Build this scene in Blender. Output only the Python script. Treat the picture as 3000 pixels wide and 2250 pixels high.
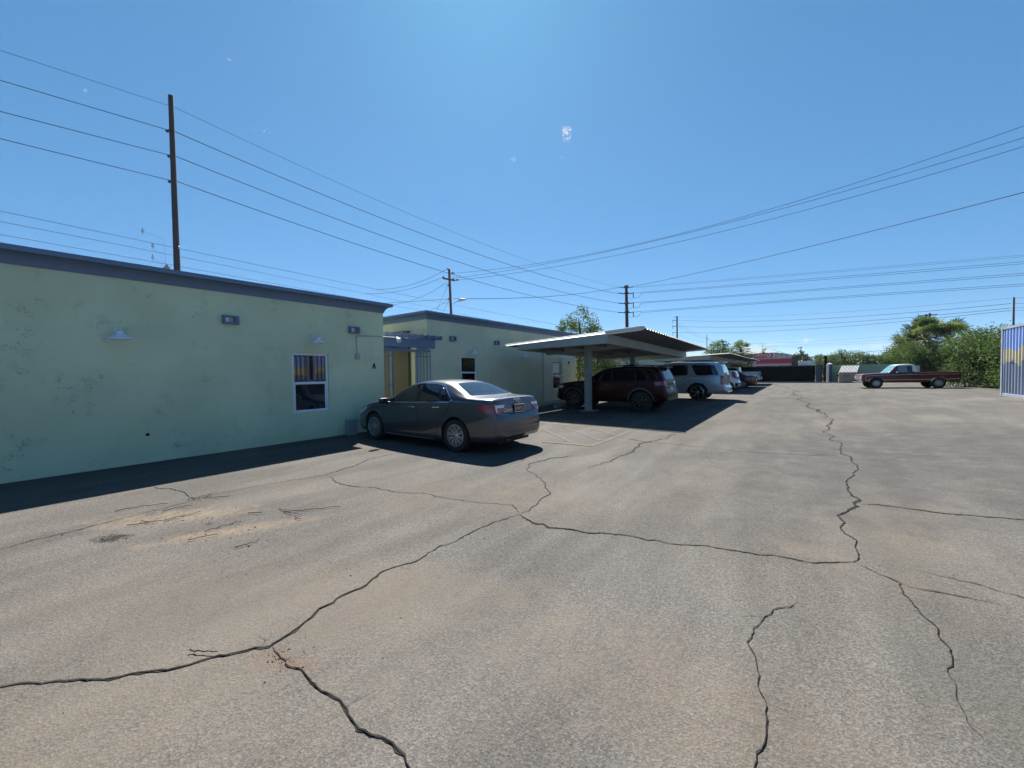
import bpy, bmesh, math, random
import numpy as np
from mathutils import Vector, Matrix
from mathutils.bvhtree import BVHTree
for o in list(bpy.data.objects): bpy.data.objects.remove(o)
S = bpy.context.scene; C = S.collection
R = math.radians
# ------------------------------------------------------------------ camera
F = 1150.0; PHI = math.atan(853/1150); PIT = math.atan(32/1150); ROL = .014; EYE = Vector((0, 0, 1.6))
fwd = Vector((-math.sin(PHI)*math.cos(PIT), math.cos(PHI)*math.cos(PIT), -math.sin(PIT)))
r0 = Vector((math.cos(PHI), math.sin(PHI), 0)); u0 = r0.cross(fwd)
rgt = (r0*math.cos(ROL) - u0*math.sin(ROL)).normalized(); up = rgt.cross(fwd)
cam = bpy.data.objects.new('camera', bpy.data.cameras.new('camera')); C.objects.link(cam)
cam.data.sensor_width = 36; cam.data.lens = 36*F/3000; cam.data.clip_end = 20000; cam.data.clip_start = .05
M4 = Matrix((rgt, up, -fwd)).transposed().to_4x4(); M4.translation = EYE; cam.matrix_world = M4
S.camera = cam
# ------------------------------------------------------------------ light
SUN_EL, SUN_AZ = R(49.4), R(40)         # azimuth measured from +Y toward -X
sd = Vector((-math.sin(SUN_AZ)*math.cos(SUN_EL), math.cos(SUN_AZ)*math.cos(SUN_EL), math.sin(SUN_EL)))
sun = bpy.data.objects.new('sun', bpy.data.lights.new('sun', 'SUN')); C.objects.link(sun)
sun.data.energy = 5.0; sun.data.angle = R(.5); sun.data.color = (1, .945, .86)
sun.rotation_euler = sd.to_track_quat('Z', 'Y').to_euler(); sun.location = (0, 0, 60)
W = bpy.data.worlds.new("World"); S.world = W; W.use_nodes = True
nt = W.node_tree; nt.nodes.clear()
def nn(t, ty, **k):
    n = t.nodes.new(ty)
    for a, b in k.items(): setattr(n, a, b)
    return n
out = nn(nt, 'ShaderNodeOutputWorld'); bg = nn(nt, 'ShaderNodeBackground'); sky = nn(nt, 'ShaderNodeTexSky')
sky.sky_type = 'NISHITA'; sky.sun_disc = False; sky.sun_elevation = SUN_EL; sky.sun_rotation = -SUN_AZ
sky.air_density = .7; sky.dust_density = .4; sky.ozone_density = 5; sky.altitude = 350
bg.inputs[1].default_value = .05
S.view_settings.view_transform = 'Standard'; S.view_settings.look = 'None'; S.view_settings.exposure = 1.55; S.view_settings.gamma = 1
def wdir(x, y):
    return (rgt*((x-1500)/F) + up*((1125-y)/F) + fwd).normalized()
# small clouds high up and a low bank at the horizon (part of the sky itself)
geo = nn(nt, 'ShaderNodeTexCoord')
def vm(op, a, b=None):
    n = nn(nt, 'ShaderNodeVectorMath', operation=op)
    nt.links.new(a, n.inputs[0])
    if b is not None:
        if hasattr(b, 'links'): nt.links.new(b, n.inputs[1])
        else: n.inputs[1].default_value = b
    return n
def mm(op, a, b=None, c=None, t=None, clamp=False):
    t = t or nt
    n = nn(t, 'ShaderNodeMath', operation=op, use_clamp=clamp)
    for i, v in enumerate((a, b, c)):
        if v is None: continue
        if hasattr(v, 'links'): t.links.new(v, n.inputs[i])
        else: n.inputs[i].default_value = v
    return n.outputs[0]
tot = None
for (x, y, rx, ry, amp, sc) in ((1658, 388, 21, 33, 1.0, 105), (1664, 425, 14, 12, .35, 150), (1505, 466, 19, 15, .35, 140), (1645, 462, 9, 11, .3, 150), (767, 384, 25, 12, .8, 105), (675, 175, 13, 7, .7, 110), (245, 260, 12, 10, .5, 110), (2290, 1003, 85, 17, .8, 26), (2420, 1000, 50, 7, .55, 20), (2620, 1012, 110, 20, .35, 14), (2890, 985, 110, 28, .45, 12), (2500, 1025, 250, 14, .25, 12)):
    c = wdir(x, y); hx = Vector((0, 0, 1)).cross(c).normalized(); hy = c.cross(hx)
    dlt = vm('SUBTRACT', geo.outputs['Generated'], c).outputs[0]
    fac = F*(1+((x-1500)/F)**2+((1125-y)/F)**2)**.5
    a = mm('DIVIDE', vm('DOT_PRODUCT', dlt, hx).outputs['Value'], rx/fac); b = mm('DIVIDE', vm('DOT_PRODUCT', dlt, hy).outputs['Value'], ry/fac)
    q = mm('ADD', mm('MULTIPLY', a, a), mm('MULTIPLY', b, b))
    ns = nn(nt, 'ShaderNodeTexNoise'); ns.inputs['Scale'].default_value = sc; ns.inputs['Detail'].default_value = 8; ns.inputs['Roughness'].default_value = .65; ns.inputs['Distortion'].default_value = 1.2
    nt.links.new(geo.outputs['Generated'], ns.inputs['Vector'])
    v = mm('SUBTRACT', mm('MULTIPLY', mm('SUBTRACT', ns.outputs[0], .45), 4.2), mm('MULTIPLY', q, .75))
    v = mm('MULTIPLY', mm('MULTIPLY', v, 1.6, clamp=True), amp)
    tot = v if tot is None else mm('MAXIMUM', tot, v)
mix = nn(nt, 'ShaderNodeMixRGB'); mix.inputs[2].default_value = (5.0, 5.4, 6.0, 1)
nt.links.new(tot, mix.inputs[0])
tint = nn(nt, 'ShaderNodeMixRGB', blend_type='MULTIPLY'); tint.inputs[0].default_value = 1; tint.inputs[2].default_value = (.45, 1.26, 1.88, 1); gam = nn(nt, 'ShaderNodeGamma'); gam.inputs[1].default_value = .55
nt.links.new(sky.outputs[0], gam.inputs[0]); nt.links.new(gam.outputs[0], tint.inputs[1]); nt.links.new(tint.outputs[0], mix.inputs[1])
nt.links.new(mix.outputs[0], bg.inputs[0]); nt.links.new(bg.outputs[0], out.inputs[0])
# ------------------------------------------------------------------ terrain height and picture-to-place helpers
def ss(a, b, x):
    t = min(1, max(0, (x-a)/(b-a))); return t*t*(3-2*t)
def hgt(x, y): return .37*ss(.5, 6.5, x)*(1-.72*ss(27, 38, y))*ss(-6, 6, y)
def ray(x, y): return rgt*((x-1500)/F) + up*((1125-y)/F) + fwd
def G(x, y):                    # point of the ground seen at a photo pixel
    r = ray(x, y); h = 0
    for _ in range(6):
        t = (h-EYE.z)/r.z; p = EYE + r*t; h = hgt(p.x, p.y)
    return Vector((p.x, p.y, h))
def P(x, y, d): return EYE + ray(x, y)*d     # point at depth d metres
def GD(x, d):                   # ground point under photo column x at depth d
    p = EYE + ray(x, 1093-ROL*(x-1500))*d; return Vector((p.x, p.y, hgt(p.x, p.y)))
def onX(x, y, X):               # point of the plane X=const seen at a pixel
    r = ray(x, y); return EYE + r*(X/r.x)
def onY(x, y, Y):
    r = ray(x, y); return EYE + r*(Y/r.y)
# ------------------------------------------------------------------ materials
MATS = {}
def mat(name, col, rough=.7, metal=0, coat=0, var=0, vscale=3, bump=0, bscale=60, spec=.5, dark=None, em=0, stretch=None, trans=0):
    if name in MATS: return MATS[name]
    m = bpy.data.materials.new(name); m.use_nodes = True; t = m.node_tree; b = t.nodes['Principled BSDF']
    b.inputs['Base Color'].default_value = (*col, 1); b.inputs['Roughness'].default_value = rough; b.inputs['Metallic'].default_value = metal
    b.inputs['Coat Weight'].default_value = coat; b.inputs['Coat Roughness'].default_value = .04; b.inputs['Specular IOR Level'].default_value = spec
    if em: b.inputs['Emission Color'].default_value = (*col, 1); b.inputs['Emission Strength'].default_value = em
    if trans: b.inputs['Transmission Weight'].default_value = trans
    tc = nn(t, 'ShaderNodeTexCoord'); src = tc.outputs['Object']
    if stretch:
        mp = nn(t, 'ShaderNodeMapping'); mp.inputs['Scale'].default_value = stretch; t.links.new(src, mp.inputs[0]); src = mp.outputs[0]
    if var:
        n1 = nn(t, 'ShaderNodeTexNoise'); n1.inputs['Scale'].default_value = vscale; n1.inputs['Detail'].default_value = 7; n1.inputs['Roughness'].default_value = .65
        t.links.new(src, n1.inputs['Vector'])
        cr = nn(t, 'ShaderNodeValToRGB'); cr.color_ramp.elements[0].position = .3; cr.color_ramp.elements[1].position = .7
        d = dark or tuple(c*(1-var) for c in col)
        cr.color_ramp.elements[0].color = (*d, 1); cr.color_ramp.elements[1].color = (*[min(1, c*(1+var*.5)) for c in col], 1)
        t.links.new(n1.outputs[0], cr.inputs[0]); t.links.new(cr.outputs[0], b.inputs['Base Color'])
    if bump:
        n2 = nn(t, 'ShaderNodeTexNoise'); n2.inputs['Scale'].default_value = bscale; n2.inputs['Detail'].default_value = 4
        t.links.new(src, n2.inputs['Vector'])
        bp = nn(t, 'ShaderNodeBump'); bp.inputs['Strength'].default_value = bump; bp.inputs['Distance'].default_value = .02
        t.links.new(n2.outputs[0], bp.inputs['Height']); t.links.new(bp.outputs[0], b.inputs['Normal'])
    MATS[name] = m; return m
def stucco(name, col, stretch=(1, 1, 1), marks=.5):
    """hand-trowelled stucco: soft tone drift, fine sand, scattered dark nicks and scribbles"""
    m = bpy.data.materials.new(name); m.use_nodes = True; t = m.node_tree; b = t.nodes['Principled BSDF']
    b.inputs['Roughness'].default_value = .85; b.inputs['Specular IOR Level'].default_value = .25
    tc = nn(t, 'ShaderNodeTexCoord'); L = t.links.new
    mp = nn(t, 'ShaderNodeMapping'); mp.inputs['Scale'].default_value = stretch; L(tc.outputs['Object'], mp.inputs[0])
    def noise(sc, det=4, dist=0, src=None, ro=.55):
        n = nn(t, 'ShaderNodeTexNoise'); n.inputs['Scale'].default_value = sc; n.inputs['Detail'].default_value = det
        n.inputs['Distortion'].default_value = dist; n.inputs['Roughness'].default_value = ro; L(src or mp.outputs[0], n.inputs['Vector']); return n.outputs[0]
    big = noise(.7, 5, src=tc.outputs['Object'])
    cr = nn(t, 'ShaderNodeValToRGB'); cr.color_ramp.elements[0].position = .3; cr.color_ramp.elements[1].position = .7
    cr.color_ramp.elements[0].color = (*[c*.88 for c in col], 1); cr.color_ramp.elements[1].color = (*[c*1.08 for c in col], 1); L(big, cr.inputs[0])
    area = mm('MULTIPLY', mm('SUBTRACT', noise(1.7, 2), .51, t=t), 9, t=t, clamp=True)       # where nicks cluster
    wig = noise(12, 3, 1.6)
    line = mm('SUBTRACT', 1, mm('MULTIPLY', mm('ABSOLUTE', mm('SUBTRACT', wig, .5, t=t), t=t), 34, t=t), t=t, clamp=True)
    gap = mm('MULTIPLY', mm('SUBTRACT', noise(6, 2), .5, t=t), 14, t=t, clamp=True)
    nick = mm('MULTIPLY', mm('MULTIPLY', area, line, t=t), gap, t=t)
    mx = nn(t, 'ShaderNodeMixRGB'); L(mm('MULTIPLY', nick, marks, t=t), mx.inputs[0]); L(cr.outputs[0], mx.inputs[1]); mx.inputs[2].default_value = (*[c*.25 for c in col], 1)
    L(mx.outputs[0], b.inputs['Base Color'])
    hh = mm('SUBTRACT', mm('ADD', mm('MULTIPLY', noise(90, 3), .35, t=t), mm('MULTIPLY', noise(5, 4), .8, t=t), t=t), mm('MULTIPLY', nick, 1.2, t=t), t=t)
    bp = nn(t, 'ShaderNodeBump'); bp.inputs['Strength'].default_value = .5; bp.inputs['Distance'].default_value = .015
    L(hh, bp.inputs['Height']); L(bp.outputs[0], b.inputs['Normal'])
    MATS[name] = m; return m
# ------------------------------------------------------------------ mesh collector
class MB:
    def __init__(s): s.v = []; s.f = []; s.m = []
    def add(s, vs, fs, mi=0):
        o = len(s.v); s.v += [tuple(v) for v in vs]; s.f += [tuple(i+o for i in f) for f in fs]; s.m += [mi]*len(fs); return s
    def box(s, a, b, mi=0):
        (x0, y0, z0), (x1, y1, z1) = a, b
        x0, x1 = sorted((x0, x1)); y0, y1 = sorted((y0, y1)); z0, z1 = sorted((z0, z1))
        return s.add([(x0, y0, z0), (x1, y0, z0), (x1, y1, z0), (x0, y1, z0), (x0, y0, z1), (x1, y0, z1), (x1, y1, z1), (x0, y1, z1)],
                     [(0, 3, 2, 1), (4, 5, 6, 7), (0, 1, 5, 4), (1, 2, 6, 5), (2, 3, 7, 6), (3, 0, 4, 7)], mi)
    def bbox(s, a, b, r=.02, mi=0):     # box with chamfered edges
        a = [min(a[i], b[i]) for i in range(3)], [max(a[i], b[i]) for i in range(3)]
        bm = bmesh.new(); bmesh.ops.create_cube(bm, size=1)
        for v in bm.verts:
            for i in range(3): v.co[i] = a[0][i] if v.co[i] < 0 else a[1][i]
        bmesh.ops.bevel(bm, geom=list(bm.edges), offset=r, segments=2, affect='EDGES', profile=.6)
        bm.verts.index_update()
        s.add([v.co[:] for v in bm.verts], [[v.index for v in f.verts] for f in bm.faces], mi); bm.free(); return s
    def beam(s, p, q, w, h, mi=0):      # rectangular bar from p to q
        p, q = Vector(p), Vector(q); d = (q-p).normalized()
        sde = d.cross(Vector((0, 0, 1)))
        if sde.length < 1e-3: sde = Vector((1, 0, 0))
        sde.normalize(); u = sde.cross(d); sde = sde*w/2; u = u*h/2
        vs = [e+i*sde+j*u for e in (p, q) for i, j in ((-1, -1), (1, -1), (1, 1), (-1, 1))]
        return s.add(vs, [(0, 1, 2, 3), (7, 6, 5, 4), (0, 4, 5, 1), (1, 5, 6, 2), (2, 6, 7, 3), (3, 7, 4, 0)], mi)
    def tube(s, pts, rad, n=8, mi=0, caps=True):
        pts = [Vector(p) for p in pts]; rs = rad if isinstance(rad, (list, tuple)) else [rad]*len(pts); o = []
        prev = None
        for i, p in enumerate(pts):
            d = (pts[min(i+1, len(pts)-1)]-pts[max(i-1, 0)]).normalized()
            if prev is None:
                a = d.cross(Vector((0, 0, 1)))
                if a.length < .05: a = d.cross(Vector((1, 0, 0)))
            else: a = prev - d*prev.dot(d)
            a.normalize(); prev = a; b = d.cross(a)
            o += [p+(a*math.cos(k*2*math.pi/n)+b*math.sin(k*2*math.pi/n))*rs[i] for k in range(n)]
        fs = [(i*n+k, i*n+(k+1) % n, (i+1)*n+(k+1) % n, (i+1)*n+k) for i in range(len(pts)-1) for k in range(n)]
        if caps: fs += [tuple(range(n-1, -1, -1)), tuple((len(pts)-1)*n+k for k in range(n))]
        return s.add(o, fs, mi)
    def lathe(s, prof, c, ax='Z', n=32, mi=0, closed=False):   # prof = [(radius, along)]
        vs = []
        for r, a in prof:
            for k in range(n):
                t = k*2*math.pi/n; x, y = r*math.cos(t), r*math.sin(t)
                vs.append({'Z': (c[0]+x, c[1]+y, c[2]+a), 'Y': (c[0]+x, c[1]+a, c[2]+y), 'X': (c[0]+a, c[1]+x, c[2]+y)}[ax])
        m = len(prof); fs = [(i*n+k, i*n+(k+1) % n, ((i+1) % m)*n+(k+1) % n, ((i+1) % m)*n+k) for i in range(m if closed else m-1) for k in range(n)]
        return s.add(vs, fs, mi)
    def prism(s, poly, fn, t0, t1, mi=0):    # poly 2-D, fn(u,v,t)->xyz
        n = len(poly); vs = [fn(u, v, t0) for u, v in poly]+[fn(u, v, t1) for u, v in poly]
        return s.add(vs, [tuple(range(n-1, -1, -1)), tuple(range(n, 2*n))]+[(i, (i+1) % n, n+(i+1) % n, n+i) for i in range(n)], mi)
    def build(s, name, mats, parent=None, smooth=None, world=False):
        me = bpy.data.meshes.new(name)
        vs = s.v
        if world and parent is not None:
            inv = WM[parent.as_pointer()].inverted(); vs = [inv @ Vector(v) for v in vs]
        me.from_pydata(vs, [], s.f); mats = mats if isinstance(mats, (list, tuple)) else [mats]
        for m in mats: me.materials.append(m)
        if len(mats) > 1: me.polygons.foreach_set('material_index', s.m)
        me.validate(); me.update()
        bm = bmesh.new(); bm.from_mesh(me); bmesh.ops.recalc_face_normals(bm, faces=bm.faces) if len(bm.faces) < 60000 and not getattr(s, 'keepn', False) else None; bm.to_mesh(me); bm.free()
        return link(name, me, parent, smooth)
WM = {}
def link(name, me, parent=None, smooth=None):
    if smooth is not None:
        me.shade_smooth(); me.set_sharp_from_angle(angle=R(smooth))
    o = bpy.data.objects.new(name, me); C.objects.link(o)
    if parent is not None:
        o.parent = parent; WM[o.as_pointer()] = WM[parent.as_pointer()]
    else: WM[o.as_pointer()] = Matrix.Identity(4)
    return o
def tag(o, label=None, cat=None, group=None, kind=None):
    for k, v in (('label', label), ('category', cat), ('group', group), ('kind', kind)):
        if v: o[k] = v
    return o
def thing(name, label, cat, loc=(0, 0, 0), rotz=0, group=None, tilt=0):
    o = bpy.data.objects.new(name, None); C.objects.link(o); o.empty_display_size = .2
    o.location = loc; o.rotation_euler = (0, tilt, rotz)
    WM[o.as_pointer()] = Matrix.Translation(loc) @ Matrix.Rotation(rotz, 4, 'Z') @ Matrix.Rotation(tilt, 4, 'Y')
    return tag(o, label, cat, group)
def dup(root, loc, rotz=None, label=None, group=None, scale=None):
    def rec(o, par):
        c = o.copy(); C.objects.link(c)
        if par is not None: c.parent = par
        for ch in list(o.children): rec(ch, c)
        return c
    r = rec(root, None); r.location = loc
    if rotz is not None: r.rotation_euler = (0, 0, rotz)
    if scale: r.scale = scale
    if label: r['label'] = label
    if group: r['group'] = group
    return r
def textmesh(txt, size, mt, name, parent, mtx, depth=.006, font_shear=0, bold=0, world=True, align='CENTER'):
    cu = bpy.data.curves.new('t', 'FONT'); cu.body = txt; cu.size = size; cu.extrude = depth/2; cu.align_x = align; cu.align_y = 'CENTER'; cu.shear = font_shear; cu.offset = bold; cu.resolution_u = 3
    ob = bpy.data.objects.new('t', cu); C.objects.link(ob)
    dg = bpy.context.evaluated_depsgraph_get(); me = bpy.data.meshes.new_from_object(ob.evaluated_get(dg))
    bpy.data.objects.remove(ob); me.name = name
    inv = WM[parent.as_pointer()].inverted() if (parent is not None and world) else Matrix.Identity(4)
    me.transform(inv @ mtx); me.materials.clear(); me.materials.append(mt)
    return link(name, me, parent)
def frame_mtx(origin, right, upv):       # text lies in plane (right, up), faces right x up
    r = Vector(right).normalized(); u = Vector(upv).normalized(); n = r.cross(u)
    m = Matrix((r, u, n)).transposed().to_4x4(); m.translation = Vector(origin); return m
HAZE = 0.00008
rnd = random.Random(7)
# ------------------------------------------------------------------ ground
def ground_mat():
    m = bpy.data.materials.new('asphalt'); m.use_nodes = True; t = m.node_tree; b = t.nodes['Principled BSDF']; L = t.links.new
    b.inputs['Roughness'].default_value = .95; b.inputs['Specular IOR Level'].default_value = .12
    g = nn(t, 'ShaderNodeNewGeometry'); pos = g.outputs['Position']
    def noise(sc, det=4, dist=0, ro=.55, src=None):
        n = nn(t, 'ShaderNodeTexNoise'); n.inputs['Scale'].default_value = sc; n.inputs['Detail'].default_value = det
        n.inputs['Distortion'].default_value = dist; n.inputs['Roughness'].default_value = ro; L(src or pos, n.inputs['Vector']); return n.outputs[0]
    def ramp(src, stops):
        c = nn(t, 'ShaderNodeValToRGB'); e = c.color_ramp.elements
        while len(e) < len(stops): e.new(.5)
        for i, (p, col) in enumerate(stops): e[i].position = p; e[i].color = (*col, 1) if len(col) == 3 else col
        L(src, c.inputs[0]); return c.outputs[0]
    def mixc(ty, f, a, bb):
        x = nn(t, 'ShaderNodeMixRGB', blend_type=ty)
        for i, v in enumerate((f, a, bb)):
            if hasattr(v, 'links'): L(v, x.inputs[i])
            else: x.inputs[i].default_value = v if i == 0 else (*v, 1)
        return x.outputs[0]
    base = ramp(noise(.55, 6, .3), [(.3, ASPH[0]), (.52, ASPH[1]), (.72, ASPH[2])])
    tan = ramp(noise(.33, 5, .8), [(.45, (0, 0, 0)), (.68, (1, 1, 1))])
    base = mixc('MIX', mm('MULTIPLY', tan, .32, t=t), base, (.095, .080, .064))
    dk = ramp(noise(.21, 5, .5), [(.5, (0, 0, 0)), (.72, (1, 1, 1))])
    base = mixc('MIX', mm('MULTIPLY', dk, .3, t=t), base, (.056, .056, .058))
    # stretched tyre-drag streaks along the lane
    mp = nn(t, 'ShaderNodeMapping'); mp.inputs['Scale'].default_value = (.55, .12, 1); mp.inputs['Rotation'].default_value = (0, 0, R(20)); L(pos, mp.inputs[0])
    st = ramp(noise(3.2, 6, .2, src=mp.outputs[0]), [(.42, (.86, .86, .86)), (.6, (1.08, 1.08, 1.08))])
    base = mixc('MULTIPLY', 1, base, st)
    # aggregate
    v = nn(t, 'ShaderNodeTexVoronoi'); v.inputs['Scale'].default_value = 105; L(pos, v.inputs['Vector'])
    grain = ramp(v.outputs['Color'], [(0, (.55, .55, .55)), (.5, (.95, .94, .93)), (1, (1.5, 1.48, 1.45))])
    base = mixc('MULTIPLY', .85, base, grain)
    fine = ramp(noise(42, 5, 0, .75), [(.3, (.75, .75, .75)), (.7, (1.22, 1.22, 1.22))])
    base = mixc('MULTIPLY', .8, base, fine)
    chip = mm('MULTIPLY', mm('SUBTRACT', noise(33, 2), .735, t=t), 40, t=t, clamp=True)
    base = mixc('MIX', mm('MULTIPLY', chip, .55, t=t), base, (.26, .25, .23))
    # drifts of sand, soil and dust, plus broad paler and darker areas
    for (x, y, r1, r2, ang, col, amt) in ((490, 1515, 1.05, .28, 52, (.20, .15, .10), .6), (700, 1553, .95, .17, 62, (.20, .15, .10), .55), (330, 1577, .2, .12, 50, (.03, .028, .025), 1.6),
                                     (1130, 1745, 1.2, .5, 40, (.13, .108, .082), .5), (830, 1930, .22, .12, 20, (.11, .06, .04), .7), (2360, 1618, .45, .25, 0, (.13, .112, .09), .55),
                                     (2640, 1560, 2.0, .8, 80, (.11, .095, .073), .5), (2000, 2050, 1.2, .6, 0, (.13, .105, .08), .45), (200, 2150, .9, .8, 0, (.13, .11, .085), .5),
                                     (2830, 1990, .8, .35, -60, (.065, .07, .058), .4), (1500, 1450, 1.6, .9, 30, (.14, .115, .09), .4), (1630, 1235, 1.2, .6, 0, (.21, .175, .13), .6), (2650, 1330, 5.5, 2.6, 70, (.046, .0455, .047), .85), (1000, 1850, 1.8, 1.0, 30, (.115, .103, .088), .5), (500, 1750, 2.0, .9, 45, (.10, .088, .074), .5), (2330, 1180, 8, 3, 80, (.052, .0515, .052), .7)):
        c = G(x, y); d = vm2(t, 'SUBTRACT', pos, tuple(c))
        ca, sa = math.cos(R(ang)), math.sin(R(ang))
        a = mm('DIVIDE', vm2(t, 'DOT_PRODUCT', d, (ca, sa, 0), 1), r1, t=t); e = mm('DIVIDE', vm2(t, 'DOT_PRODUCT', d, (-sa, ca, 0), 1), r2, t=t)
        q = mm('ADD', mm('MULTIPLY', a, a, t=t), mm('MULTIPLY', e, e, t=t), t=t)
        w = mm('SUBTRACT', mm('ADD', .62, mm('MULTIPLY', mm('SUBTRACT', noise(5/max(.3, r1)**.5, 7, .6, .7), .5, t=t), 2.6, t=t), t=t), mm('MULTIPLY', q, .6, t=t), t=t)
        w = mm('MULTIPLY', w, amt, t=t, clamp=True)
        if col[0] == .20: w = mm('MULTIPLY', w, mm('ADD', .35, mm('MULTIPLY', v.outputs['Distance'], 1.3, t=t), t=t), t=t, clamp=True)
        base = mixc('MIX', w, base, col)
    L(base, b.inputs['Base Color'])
    h = mm('ADD', mm('MULTIPLY', v.outputs['Distance'], .8, t=t), noise(60, 4, 0, .7), t=t)
    bp = nn(t, 'ShaderNodeBump'); bp.inputs['Strength'].default_value = .55; bp.inputs['Distance'].default_value = .006
    L(h, bp.inputs['Height']); L(bp.outputs[0], b.inputs['Normal'])
    return m
def vm2(t, op, a, b, o=0):
    n = nn(t, 'ShaderNodeVectorMath', operation=op); t.links.new(a, n.inputs[0])
    n.inputs[1].default_value = b; return n.outputs['Value'] if o else n.outputs[0]
ASPH = ((.075, .073, .071), (.090, .087, .082), (.110, .104, .095))
asphalt = ground_mat()
xs = [-13000, -4000, -600, -120, -60, -30, -20]+[-12+i for i in range(0, 12)]+[i*.25 for i in range(0, 33)]+[9+i for i in range(0, 6)]+[20, 30, 60, 120, 600, 4000, 13000]
ys = [-4000, -600, -60, -20]+[-8+i*.5 for i in range(0, 105)]+[50, 60, 80, 120, 300, 1200, 6000, 13000]
g = MB(); g.v = [(x, y, hgt(x, y)) for y in ys for x in xs]; n = len(xs)
g.f = [(j*n+i, j*n+i+1, (j+1)*n+i+1, (j+1)*n+i) for j in range(len(ys)-1) for i in range(n-1)]; g.m = [0]*len(g.f)
tag(g.build('ground', asphalt, smooth=60), kind='structure')
# ------------------------------------------------------------------ cracks: narrow ragged gaps lying in the asphalt
crk = mat('crack_fill', (.019, .0175, .016), .95, spec=.05)
crk_soft = mat('crack_edge', (.042, .040, .038), .95, spec=.05)
CR = [([(-200, 2030), (0, 2014), (195, 1997), (280, 1990), (385, 1975), (490, 1965), (620, 1928), (700, 1912), (790, 1895), (880, 1835), (1003, 1745), (1112, 1680), (1220, 1645), (1290, 1600), (1360, 1570), (1430, 1540), (1520, 1508)], .016),
 ([(1520, 1508), (1560, 1532), (1610, 1547), (1690, 1555), (1820, 1567), (1900, 1584), (2020, 1597), (2130, 1611), (2260, 1627), (2390, 1650), (2500, 1647)], .017),
 ([(2500, 1647), (2513, 1620), (2505, 1600), (2510, 1583), (2483, 1568), (2465, 1550), (2453, 1510), (2480, 1500), (2515, 1485), (2520, 1465), (2495, 1450), (2490, 1400), (2495, 1350), (2465, 1315), (2435, 1290), (2425, 1250), (2415, 1215)], .02),
 ([(2500, 1647), (2560, 1675), (2640, 1710), (2645, 1740), (2690, 1790), (2735, 1830), (2755, 1875), (2785, 1905), (2790, 1940), (2785, 1990)], .013),
 ([(2785, 1985), (2800, 2040), (2830, 2100), (2885, 2175)], .007), ([(2640, 1710), (2700, 1728), (2800, 1745), (2930, 1770)], .007), ([(2660, 1665), (2760, 1690), (2850, 1708), (3000, 1753), (3100, 1780)], .010),
 ([(2520, 1478), (2650, 1489), (2790, 1507), (3000, 1524), (3150, 1534)], .012),
 ([(2340, 1763), (2315, 1780), (2265, 1787), (2240, 1808), (2208, 1855), (2213, 1925), (2225, 1980), (2220, 2010), (2240, 2050), (2245, 2130), (2240, 2180), (2210, 2250), (2190, 2300)], .010),
 ([(1520, 1508), (1560, 1485), (1612, 1448), (1580, 1400), (1545, 1380), (1548, 1360), (1600, 1348), (1680, 1335)], .015),
 ([(1520, 1502), (1500, 1480), (1383, 1471), (1248, 1446), (1153, 1441), (1078, 1427), (965, 1397)], .012),
 ([(-100, 1638), (0, 1611), (353, 1521), (597, 1458), (759, 1424), (949, 1393), (1058, 1356), (1193, 1326)], .012), ([(450, 1427), (530, 1440), (565, 1460), (590, 1466)], .016),
 ([(800, 1895), (840, 1935), (900, 1985), (965, 2035), (1015, 2080), (1030, 2110), (1085, 2155), (1150, 2180), (1185, 2215), (1205, 2260), (1225, 2300)], .009),
 ([(1981, 1271), (1890, 1296), (1849, 1326), (1792, 1353), (1717, 1370)], .02), ([(1740, 1272), (1890, 1296), (2042, 1309), (2232, 1326), (2450, 1336)], .011), ([(1554, 1516), (1619, 1521)], .006),
 ([(2450, 1316), (2600, 1330), (2800, 1339), (3000, 1345)], .01), ([(2285, 1125), (2330, 1160), (2370, 1185), (2400, 1200), (2415, 1215)], .03), ([(1850, 1252), (2080, 1258), (2300, 1262)], .01)]
mb = MB(); soft = MB()
rb = random.Random(77); BR = []
for pts, wd in CR:                                   # hairline side branches
    for a, b in zip(pts, pts[1:]):
        A, B = G(*a), G(*b)
        for _ in range(max(1, int((B-A).length/.7))):
            if rb.random() < .78 or wd < .009 or (A-EYE).length > 12: continue
            p = A.lerp(B, rb.random()); d = (B-A).normalized(); sd_ = rb.choice((-1, 1)); n_ = Vector((-d.y, d.x, 0))*sd_; l = rb.uniform(.06, .22)
            m_ = p+(d*rb.uniform(-.8, .8)+n_).normalized()*l*.5; e = m_+(d*rb.uniform(-.9, .9)+n_*.8).normalized()*l*.5; BR.append(([p, m_, e], .0035))
CR = [([G(*p) for p in pts], wd) for pts, wd in CR]+BR
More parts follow.
